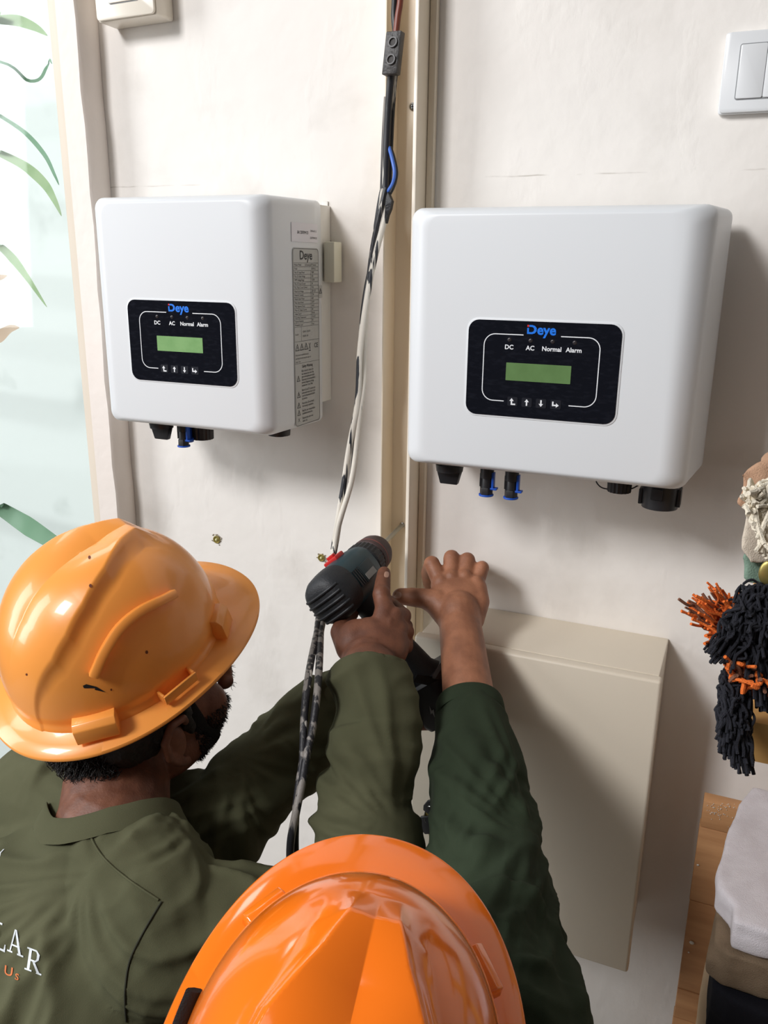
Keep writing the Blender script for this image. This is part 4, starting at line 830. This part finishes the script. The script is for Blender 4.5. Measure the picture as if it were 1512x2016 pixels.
# man at the left
N1 = V_((-.555, -.604, 1.372)); R1 = V_((-.440, -.675, 1.330)); L1 = V_((-.700, -.545, 1.335)); hip1 = V_((-.60, -.80, .93))
E1 = D(725, 1850, .875); W1 = D(725, 1325, 1.035); EL = D(440, 1610, 1.00); WL = D(655, 1405, 1.10)
sl1 = {'r': [(R1, .070), (R1+(E1-R1)*.5, .066), (E1, .060), (D(722, 1600, .935), .0505), (D(737, 1450, .985), .0455), (D(727, 1322, 1.028), .0415)],
       'l': [(L1, .070), (D(300, 1640, 1.0), .062), (EL, .056), (D(560, 1495, 1.06), .052), (D(640, 1395, 1.10), .043), (D(668, 1385, 1.105), .041)]}
q1 = person('person', 'man in an olive long-sleeved shirt at the left, holding the drill against the wall', SKIN1, OLIVE, None, (-.584, -.527, 1.514), -.36, .16, .02, N1, R1, E1, W1, L1, EL, D(675, 1400, 1.11), hip1, hand_drill, hand_batt, sl1, [(-.50, -.82, 0), (-.72, -.76, 0)], HT=T1, cloth=(1, 18, [(N1*.45+R1*.55+V_((0, -.03, .05)), V_((.85, -.5, 0)), V_((0, 0, 1))), (D(790, 1640, .90), RT, UP), (D(480, 1480, 1.02), RT, UP)]))
# man in front
sh_dir = (D(965, 2016, .69)-D(935, 1600, .93)); E2 = D(938, 1620, .925); R2 = E2+sh_dir.normalized()*.27; R2.x = max(R2.x, -.075)
W2 = D(907, 1238, 1.160); N2 = V_((-.205, -.905, 1.300)); L2 = V_((-.365, -.950, 1.235)); hip2 = V_((-.23, -1.06, .86))
R2 = V_((-.045, -.83, 1.262))
sl2 = {'r': [(R2, .068), (D(975, 2016, .70), .070), (D(955, 1850, .79), .064), (D(956, 1700, .875), .0555), (D(944, 1560, .95), .0465), (D(925, 1395, 1.065), .0395)],
       'l': [(L2, .066), (V_((-.350, -.88, 1.08)), .055), (V_((-.335, -.72, 1.03)), .050), (V_((-.27, -.60, 1.05)), .043)]}
q2 = person('person', 'man with his back to the camera, dark green sleeve, right hand pressed on the trunking', SKIN2, GREENC, None, (-.1775, -.833, 1.456), .15, .466, .184, N2, R2, D(945, 1700, .875), W2, L2, V_((-.350, -.88, 1.08)), V_((-.25, -.565, 1.055)), hip2, hand_wall, hand_down(V_((-.25, -.565, 1.055)), V_((.3, .9, .05)).normalized()), sl2, [(-.13, -1.08, 0), (-.35, -1.02, 0)], cloth=(.8, 11, [(D(880, 1730, .80), RT, UP), (D(1045, 1660, .84), RT, UP)]), HT=T2)
bpy.context.view_layer.update()
# thumb nail and finger nails
def nail(body, px, py, rx, ry, rot, parent):
    P = []
    for k in range(12):
        a_ = 2*math.pi*k/12; x_, y_ = rx*math.copysign(abs(math.cos(a_))**.7, math.cos(a_)), ry*math.copysign(abs(math.sin(a_))**.8, math.sin(a_)); c_, s_ = math.cos(rot), math.sin(rot); r_ = raycast([body], px+x_*c_-y_*s_, py+x_*s_+y_*c_, .0008)
        if r_ is None: return
        P.append(r_[0])
    cen = raycast([body], px, py, .0014)[0]
    MB().add([cen]+P, [(0, 1+k, 1+(k+1) % 12) for k in range(12)]).build('fingernail', NAIL, parent, smooth=True)
nail(q2[3], 782, 1171, 8.5, 7, .15, q2[0]); nail(q1[3], 761, 1131, 5, 6, .2, q1[0])
# hair and beard of the left man
T, Z = q1[1], q1[2]
def hairmesh(T, Z, parent, HT, name='hair'):
    hm = MB(); hm.ell(HT((0, -.012, .008)), (.0800, .092, .088), Z); hm.ell(T((0, -.046, -.048)), (.062, .046, .034), Z)
    for sd in (1, -1): hm.ell(T((sd*.046, -.030, -.036)), (.033, .044, .030), Z)
    for sd in (1, -1): hm.capsule(T((sd*.068, .010, -.005)), T((sd*.069, .018, -.050)), .012, .006, 12)
    return voxel(hm, name, HAIR, .0026, 2, parent, lambda co, no: .0035*(vnoise(co*260)-.4)+.004*(vnoise(co*90)-.5))
HMI = (Matrix.Rotation(-.34, 3, 'Z') @ Matrix.Rotation(.352, 3, 'X') @ Matrix.Rotation(.165, 3, 'Y')).transposed()
hair = hairmesh(T, Z, q1[0], T1); hair2 = hairmesh(q2[1], q2[2], q2[0], T2)
def tufts(parent, name, pts, L_, r_, material, curl=.5, down=None):
    m = MB()
    for p, n in pts:
        d_ = (n+V_((random.uniform(-1, 1), random.uniform(-1, 1), random.uniform(-1, 1)))*.5).normalized(); a_ = d_.orthogonal().normalized(); l_ = L_*random.uniform(.6, 1.3); w_ = random.uniform(-1, 1)*curl
        c_ = [p+d_*l_*t_+a_*math.sin(t_*3)*l_*w_+(down or V_((0, 0, 0)))*l_*t_*t_ for t_ in (-.2, .25, .6, 1)]
        m.tube(c_, [r_, r_, r_*.8, r_*.25], 4)
    o = m.build(name, material, parent, smooth=True); o['kind'] = 'stuff'; return o
pts = []
for i in range(1500):
    a_ = random.uniform(math.pi*.62, math.pi*1.38); zz = random.uniform(-.084, -.020)
    k = math.sqrt(max(0, 1-((zz+.048)/.040)**2)); pq = T((.062*k*math.sin(a_), -.046+.046*k*math.cos(a_), zz))
    if (HMI @ (pq-V_(h1.location))).z < -.016: pts.append((pq, Z @ V_((math.sin(a_), math.cos(a_), -.9))))
tufts(q1[0], 'curls', pts, .010, .0007, HAIR, .9)
bv = BVHTree.FromPolygons([v.co for v in q1[3].data.vertices], [tuple(p.vertices) for p in q1[3].data.polygons])
pts = []
for i in range(5200):
    a_ = random.uniform(-1.45, 1.45); zz = random.uniform(-.128, -.055); 
    if zz > -.075 and abs(a_) < .9 and random.random() < .8: continue
    o_ = T((0, .02, -.07)); d_ = Z @ V_((math.sin(a_), math.cos(a_), (zz+.07)*14)).normalized(); h_ = bv.ray_cast(o_+d_*.2, -d_)
    if h_[0] and h_[3] < .19: pts.append((h_[0], (h_[1]+Z @ V_((0, 0, -.5))).normalized()))
tufts(q1[0], 'beard', pts, .0055, .00035, HAIR, .3)
# chin strap
sp2 = []
for a_, zz in ((1.30, -.030), (1.25, -.05), (1.15, -.07), (.95, -.09), (.65, -.108), (.3, -.118), (0, -.12), (-.3, -.118), (-.65, -.108), (-.95, -.09), (-1.15, -.07), (-1.25, -.05), (-1.30, -.03)):
    o_ = T((0, .01, zz)); d_ = Z @ V_((math.sin(a_), math.cos(a_), -.25 if zz < -.1 else 0)).normalized(); h_ = bv.ray_cast(o_+d_*.2, -d_)
    if h_[0] and h_[3] > .085: sp2.append(h_[0]+d_*.0022)
m = MB(); m.tube(catmull(sp2, 4), .0085, 8, flat=.15); m.build('chin_strap', BLACKST, h1, smooth=True)
m = MB().ell(T1((.052, -.118, -.012)), (.005, .004, .005)); m.build('suspension_pin', mat('white nylon', S(225, 225, 222), .4), h1, smooth=True)
# seams and back print on the olive shirt
shirt1 = q1[4]
def seam(o, pts, r, name, material, parent):
    P = []
    for p in catmull([V_((x, y, 0)) for x, y in pts], 8):
        r_ = raycast([o], p.x, p.y, .0008)
        if r_: P.append(r_[0])
    if len(P) > 3: MB().tube(P, r, 6).build(name, material, parent, smooth=True)
seam(shirt1, [(166, 1604), (180, 1650), (205, 1690), (250, 1730), (312, 1772)], .0012, 'shoulder_seam', OLIVE, q1[0])
seam(shirt1, [(318, 1775), (285, 1830), (256, 1890), (246, 1950), (248, 2012)], .0009, 'armhole_seam', mat('dark seam', S(48, 49, 36), .9), q1[0])
def glyph(ch):      # slab serif capitals: list of quads in a unit box
    if ch == 'L': return [[(.16, 0), (.30, 0), (.30, 1), (.16, 1)], [(.02, .93), (.44, .93), (.44, 1), (.02, 1)], [(.02, 0), (.72, 0), (.72, .08), (.02, .08)], [(.64, .08), (.72, .08), (.72, .28), (.67, .28)]]
    if ch == 'A': return [[(.10, 0), (.17, 0), (.44, 1), (.37, 1)], [(.62, 0), (.76, 0), (.48, 1), (.37, 1)], [(.20, .30), (.60, .30), (.57, .37), (.23, .37)], [(0, 0), (.28, 0), (.28, .07), (0, .07)], [(.54, 0), (.88, 0), (.88, .07), (.54, .07)]]
    if ch == 'R': return [[(.12, 0), (.26, 0), (.26, 1), (.12, 1)], [(0, .93), (.12, .93), (.12, 1), (0, 1)], [(0, 0), (.38, 0), (.38, .07), (0, .07)], [(.26, .93), (.52, .93), (.60, .87), (.52, 1)], [(.26, .93), (.52, 1), (.26, 1), (.26, .97)], [(.26, .46), (.52, .46), (.54, .53), (.26, .53)], [(.52, .46), (.68, .60), (.56, .62), (.50, .53)], [(.68, .60), (.70, .84), (.56, .82), (.56, .62)], [(.70, .84), (.52, 1), (.50, .93), (.56, .82)], [(.34, .47), (.48, .47), (.80, .07), (.66, .04)], [(.62, 0), (.92, 0), (.92, .07), (.66, .09)]]
    if ch == 'O':
        o = []
        for k in range(16):
            a0, a1 = 2*math.pi*k/16, 2*math.pi*(k+1)/16; f_ = lambda a_, s_: (.45+.42*s_*math.cos(a_)*(1 if s_ == 1 else .98), .5+.5*math.sin(a_)*(1 if s_ == 1 else 1.15)*s_); o.append([f_(a0, .72), f_(a0, 1), f_(a1, 1), f_(a1, .72)])
        return o
def shirt_glyphs(chs, name, material):
    m = MB()
    for ch, x0, y0, ux, uy, vx, vy in chs:      # origin px, width vector, height vector (px)
        if ch in 'LARO':
            for q_ in glyph(ch):
                # subdivide for the cloth
                n = 3; g_ = [[None]*(n+1) for _ in range(n+1)]; ok = True
                for i in range(n+1):
                    for j in range(n+1):
                        a_, b_ = i/n, j/n; gx = (q_[0][0]*(1-a_)+q_[1][0]*a_)*(1-b_)+(q_[3][0]*(1-a_)+q_[2][0]*a_)*b_; gy = (q_[0][1]*(1-a_)+q_[1][1]*a_)*(1-b_)+(q_[3][1]*(1-a_)+q_[2][1]*a_)*b_
                        r_ = raycast([shirt1], x0+ux*gx+vx*gy, y0+uy*gx+vy*gy, .0010)
                        if r_ is None: ok = False
                        else: g_[i][j] = r_[0]
                if ok: m.add([p for row in g_ for p in row], [(i*(n+1)+j, (i+1)*(n+1)+j, (i+1)*(n+1)+j+1, i*(n+1)+j+1) for i in range(n) for j in range(n)])
        else:
            V, F = text2d(ch, 1.35, .01); mnx = min(x for x, y in V); mny = min(y for x, y in V); P = [raycast([shirt1], x0+ux*(x-mnx)+vx*(y-mny), y0+uy*(x-mnx)+vy*(y-mny), .0010) for x, y in V]
            if all(P): m.add([p[0] for p in P], F)
    if m.v: m.build(name, material, q1[0])
shirt_glyphs([('O', -46, 1848, 32, 14, 4, -50), ('L', -18, 1862, 38, 18, 6, -52), ('A', 14, 1872, 36, 15, 2, -48), ('R', 48, 1908, 36, 14, 6, -44)], 'back_print', mat('white shirt print', S(222, 228, 232), .7))
shirt_glyphs([('U', 8, 1918, 19, 7, 2, -19), ('S', 29, 1928, 13, 5, 1.5, -13)], 'back_print_line', mat('orange shirt print', S(222, 120, 60), .7))
shirt_glyphs([('Y', -8, 1688, 16, -4, 3, -14)], 'back_print_mark', mat('white shirt print', S(222, 228, 232), .7))
# black clip on the side of the front helmet
P = [surf2(math.radians(a_), e_, .004)[0] for a_, e_ in ((-80, .30), (-88, .18), (-95, .10), (-104, .05))]
m = MB(); m.tube(catmull([T2(p) for p in P], 5), .006, 8, flat=.4); m.build('side_clip', BLACKST, h2, smooth=True)

# ------------------------------------------------------------ timber panel and textiles at the right
yp = -.102
pl = at(1384, 1575, yp); pr_x = pl.x+.34
pan_ = thing('timber_panel', (pl.x, yp, 0), 'upright panel of brown pine boards leaning by the wall behind the cloth pile', 'wooden panel')
seams = [1575, 1627, 1772, 1946, 2003]; zs = [at(1384-(y-1575)*.12, y, yp).z for y in seams]
zs += [zs[-1]-.11*k for k in range(1, 9)]; zs = [z for z in zs if z > .05]+[.001]
for i in range(len(zs)-1):
    a_ = random.uniform(0, .0012); MB().box((pl.x+random.uniform(0, .0012), yp-a_, zs[i+1]+.0006), (pr_x, yp+.022, zs[i]-.0006)).build('board', WOOD, pan_, bevel=.0012)
ds = MB()
for i in range(46):
    y_ = 1580+abs(random.gauss(0, 20)); x_ = random.uniform(1392, 1446); p = at(x_, y_, yp-.0016); ds.ell(p, (random.uniform(.0004, .0011), .0005, random.uniform(.0003, .0009)), n=6, k=4)
for x_, y_, r_ in ((1362, 1856, .0036), (1356, 1875, .0014), (1374, 1703, .0018)): p = at(x_, y_, yp-.0016); ds.ell(p, (r_, .0012, r_*.8), n=8, k=5)
o = ds.build('dust_specks', DUST, pan_); o['kind'] = 'stuff'
def cloth_slab(name, px, z, th, material, label, cat, group=None, amp=.004, layers=0):
    poly = [atz(x, y, z) for x, y in px]
    for p in poly: p.y = min(p.y, -.116)
    m = MB(); n = len(poly)
    L_ = max(1, layers)
    for k in range(L_):
        z1 = -th*k/L_; z0 = -th*(k+1)/L_+(.002 if L_ > 1 else 0); jit = [V_((random.uniform(-1, 1), random.uniform(-1, 1), 0))*.0025 for _ in poly]
        m.loft([[p+j+V_((0, 0, zz)) for p, j in zip(poly, jit)] for zz in (z0, z1)])
    if L_ > 1:
        c_ = sum(poly, V_((0, 0, 0)))/n; m.loft([[c_+(p-c_)*.97+V_((0, 0, zz)) for p in poly] for zz in (-th, -.001)])
    o = voxel(m, name, material, .0032, 5, None, lambda co, no: amp*(vnoise(co*22)-.5)+amp*.5*(vnoise(co*np.array([60, 18, 60]))-.5)); tag(o, label, cat, group); return o
FL = 'folded cloths piled on the bench'
cloth_slab('folded_cloth', [(1478, 1528), (1700, 1524), (1700, 1868), (1600, 1852), (1512, 1834), (1441, 1812), (1441, 1775), (1416, 1745), (1414, 1712), (1431, 1640), (1452, 1580)], 1.295, .036, LINENW, 'white folded linen cloth, topmost of the pile on the bench', 'cloth', FL, .004, 2)
cloth_slab('folded_cloth', [(1452, 1640), (1700, 1640), (1700, 1938), (1600, 1922), (1512, 1902), (1432, 1876), (1403, 1850), (1411, 1765)], 1.257, .046, LINENB, 'brown folded linen cloth under the white linen', 'cloth', FL, .005, 2)
cloth_slab('folded_cloth', [(1436, 1710), (1700, 1710), (1700, 2020), (1512, 1998), (1440, 1968), (1402, 1935), (1412, 1800)], 1.209, .075, CLOTHK, 'black folded cloth near the bottom of the pile', 'cloth', FL, .003, 2)
pc = cloth_slab('folded_cloth', [(1425, 1745), (1700, 1745), (1700, 2130), (1500, 2110), (1352, 2075), (1370, 2010), (1390, 1905), (1408, 1815)], 1.132, .05, PEACH, 'pale sand coloured cloth at the bottom of the pile, showing as a thin strip', 'cloth', FL, .003, 1)
c_ = atz(1372, 2010, 1.132); bx0 = c_.x+.03
bench = thing('display_bench', (bx0+.25, -.30, 0), 'wooden display bench under the pile of folded cloths', 'bench')
MB().box((bx0, -.54, 1.050), (bx0+.55, yp-.004, 1.081)).build('bench_top', WOODL, bench, bevel=.003)
for sx in (.02, .49):
    for sy in (-.51, -.17): MB().box((bx0+sx, sy, .001), (bx0+sx+.04, sy+.04, 1.0495)).build('leg', WOODL, bench, bevel=.002)
# rail with the hanging throws
ra = dep(1479, 1410, .80); rb = dep(1477, 1510, .80)
rail = thing('wooden_rail', (ra.x+.15, ra.y, 1.0), 'honey coloured wooden bar end poking in at the right edge above the white linen', 'wooden rail')
MB().box((ra.x, ra.y-.004, rb.z), (ra.x+.34, ra.y+.05, ra.z-.003)).build('bar', WOODL, rail, bevel=.004)
MB().box((ra.x+.20, ra.y+.051, 1.0825), (ra.x+.24, ra.y+.085, dep(1487, 1152, .80).z-.016)).build('post', WOODL, rail, bevel=.003)
sp0 = dep(1487, 1152, .80); MB().box((sp0.x, min(sp0.y, ra.y+.04)+.002, sp0.z-.0185), (sp0.x+.30, max(sp0.y+.15, ra.y+.09), sp0.z-.005)).build('shelf', WOODL, rail, bevel=.002)
def px_slab(name, px, d, back, material, label, cat, group=None, amp=.004, vox=.003):
    f_ = [dep(x, y, d) for x, y in px]; m = MB(); m.loft([f_, [p+back for p in f_]]); o = voxel(m, name, material, vox, 6, None, lambda co, no: amp*(vnoise(co*26)-.5)+amp*.6*(vnoise(co*np.array([70, 30, 25]))-.5)); tag(o, label, cat, group); return o
BK = V_((.03, .13, -.0)); FG = 'folded throws stacked on the rail'
px_slab('folded_throw', [(1463, 1092), (1500, 1078), (1640, 1060), (1640, 1170), (1500, 1152), (1464, 1146)], .80, BK, SAGE, 'sage green folded throw in the stack at the right edge', 'throw', FG)
px_slab('folded_throw', [(1470, 1010), (1500, 1000), (1640, 990), (1640, 1095), (1500, 1112), (1478, 1110), (1457, 1082), (1456, 1065)], .79, BK*.9, BEIGE, 'beige rounded fold of a throw below the tan one at the right edge', 'throw', FG, .003)
px_slab('folded_throw', [(1457, 930), (1490, 912), (1520, 903), (1640, 890), (1640, 1000), (1480, 1005), (1462, 1004), (1445, 994), (1458, 968)], .785, BK*.9, TAN, 'tan pleated throw on top of the stack at the right edge', 'throw', FG, .009)
def yarn(name, starts, ends, n, r, mats_, label, seedv, sag=0, curl=.012, cat='tassel', d0=.78, kink=4):
    random.seed(seedv); t = thing(name, dep(*starts[0], d0), label, cat); M_ = {}
    for i in range(n):
        a = random.choice(starts); b = random.choice(ends); a = dep(a[0]+random.uniform(-12, 12), a[1]+random.uniform(-12, 12), d0+random.uniform(-.012, .02)); b = dep(b[0]+random.uniform(-16, 16), b[1]+random.uniform(-16, 16), d0+random.uniform(-.03, .02))
        P = []
        for k in range(kink+1):
            u = k/kink; P.append(a.lerp(b, u)+V_((random.uniform(-1, 1), random.uniform(-1, 1), random.uniform(-1, 1)))*curl*math.sin(math.pi*min(1, u*1.2))**.5 + V_((0, 0, -sag*4*u*(1-u))))
        mt = random.choices(range(len(mats_)), weights=[m_[1] for m_ in mats_])[0]; M_.setdefault(mt, MB()).tube(catmull(P, 4), r*random.uniform(.8, 1.15), 6)
    for mt, m in M_.items(): o = m.build('yarn_strands', mats_[mt][0], t, smooth=True); o['kind'] = 'stuff'
    return t
yarn('yarn_fringe', [(1500, 1290), (1480, 1240), (1455, 1255)], [(1352, 1194), (1376, 1180), (1406, 1162), (1440, 1180), (1372, 1215), (1392, 1240), (1402, 1255), (1420, 1270), (1395, 1222)], 150, .0013, [(YARNO, 8), (YARNB, 2)], 'bright orange and brown yarn fringe sticking out to the left over the black fringe', 3, curl=.008, cat='yarn fringe', d0=.80, kink=6)
yarn('yarn_fringe', [(1500, 1160), (1480, 1165), (1520, 1175), (1475, 1175)], [(1400, 1278), (1412, 1292), (1440, 1310), (1480, 1330), (1500, 1385), (1520, 1390), (1470, 1260), (1500, 1300), (1465, 1200), (1440, 1250), (1520, 1240)], 320, .0014, [(YARNK, 1)], 'tangle of black yarn fringe hanging below the sage green throw', 5, curl=.011, cat='yarn fringe', d0=.775, kink=6)
yarn('yarn_fringe', [(1500, 1330), (1480, 1345), (1450, 1330)], [(1440, 1305), (1452, 1318), (1490, 1342), (1505, 1355), (1470, 1330), (1500, 1310)], 60, .0018, [(YARNO, 3), (YARNB, 2)], 'short orange and brown yarn ends below the tangle of black fringe', 8, curl=.008, cat='yarn fringe', d0=.768)
yarn('yarn_fringe', [(1432, 1332), (1450, 1338), (1462, 1345)], [(1425, 1440), (1428, 1470), (1440, 1480), (1450, 1400), (1455, 1500), (1468, 1512), (1458, 1470), (1445, 1440)], 300, .0015, [(YARNK, 1)], 'thick black woolly fringe hanging down beside the end of the wooden rail', 11, curl=.006, cat='yarn fringe', d0=.775, kink=9)
yarn('yarn_fringe', [(1512, 955), (1500, 975), (1490, 985)], [(1478, 975), (1482, 1000), (1495, 1040), (1505, 1085), (1500, 1070), (1520, 1080), (1488, 985)], 95, .0021, [(YARNC, 1)], 'cream wool fringe draped over the tan and beige throws', 13, sag=.0, curl=.008, cat='yarn fringe', d0=.755)
m = MB(); q = dep(1512, 1128, .77); m.ell(q, (.008, .003, .012), Matrix.Identity(3)); 
o = m.build('brass_button', BRASS, None, smooth=True); tag(o, 'small dull gold button on the sage green throw at the right edge', 'button')

# ------------------------------------------------------------ plant behind the glass
plant = thing('potted_plant', (-2.2, .25, .02), 'strap-leaved plant behind the glass at the left edge', 'plant')
b0 = V_((-2.2, .25, 0))
m = MB(); m.loft([[b0+V_((r_*math.cos(k*math.pi/16), r_*math.sin(k*math.pi/16), z_)) for k in range(32)] for z_, r_ in ((.001, .10), (.26, .135), (.28, .145), (.28, .13), (.24, .125))]); m.build('pot', mat('grey pot', S(150, 150, 148), .7), plant, smooth=True)
MB().tube([b0+V_((0, 0, .2)), b0+V_((.02, .0, .9)), b0+V_((.0, .02, 1.7)), b0+V_((.03, .0, 2.3))], [.02, .018, .015, .01], 10).build('stem', DRYLEAF, plant, smooth=True)
def leaf(px, w_, material, Y=.15, root=None):
    P = [at(x, y, Y+.04*math.sin(i)) for i, (x, y) in enumerate(px)]; root = root if root is not None else b0+V_((.02, 0, 1.0)); z_ = P[0].z; rt = b0+V_((.0, .0, max(.5, min(2.3, z_-.02))))
    C_ = catmull([rt]+P, 8); n = len(C_); rr_ = []
    for i in range(n):
        u = i/(n-1); rr_.append(w_*min(1, .3+u*1.2)*(1-max(0, (u-.55)/.45)**1.6)+.0006)
    # flat blade facing the camera side, slightly folded
    m = MB(); rings = []
    for i, p in enumerate(C_):
        t_ = (C_[min(i+1, n-1)]-C_[max(i-1, 0)]).normalized(); s_ = t_.cross(V_((.35, -1, .25))).normalized(); nn = s_.cross(t_); r_ = rr_[i]
        rings.append([p+s_*r_+nn*r_*.2, p+nn*.0008, p-s_*r_+nn*r_*.2, p-nn*.0008])
    m.loft(rings); m.build('leaf', material, plant, smooth=True, angle=80)
leaf([(-60, 45), (0, 40), (35, 42), (70, 55), (93, 70)], .0105, LEAF)
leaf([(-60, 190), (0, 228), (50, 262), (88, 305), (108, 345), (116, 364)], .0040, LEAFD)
leaf([(-60, 275), (0, 302), (50, 328), (88, 362), (108, 395), (121, 425)], .0090, LEAF)
leaf([(-60, 440), (0, 485), (28, 512), (55, 548), (92, 604)], .0085, LEAF)
leaf([(-60, 560), (-10, 548), (6, 546), (14, 543)], .006, DRYLEAF)
leaf([(-80, 700), (-20, 672), (5, 660), (22, 648), (38, 645)], .0135, DRYLEAF)
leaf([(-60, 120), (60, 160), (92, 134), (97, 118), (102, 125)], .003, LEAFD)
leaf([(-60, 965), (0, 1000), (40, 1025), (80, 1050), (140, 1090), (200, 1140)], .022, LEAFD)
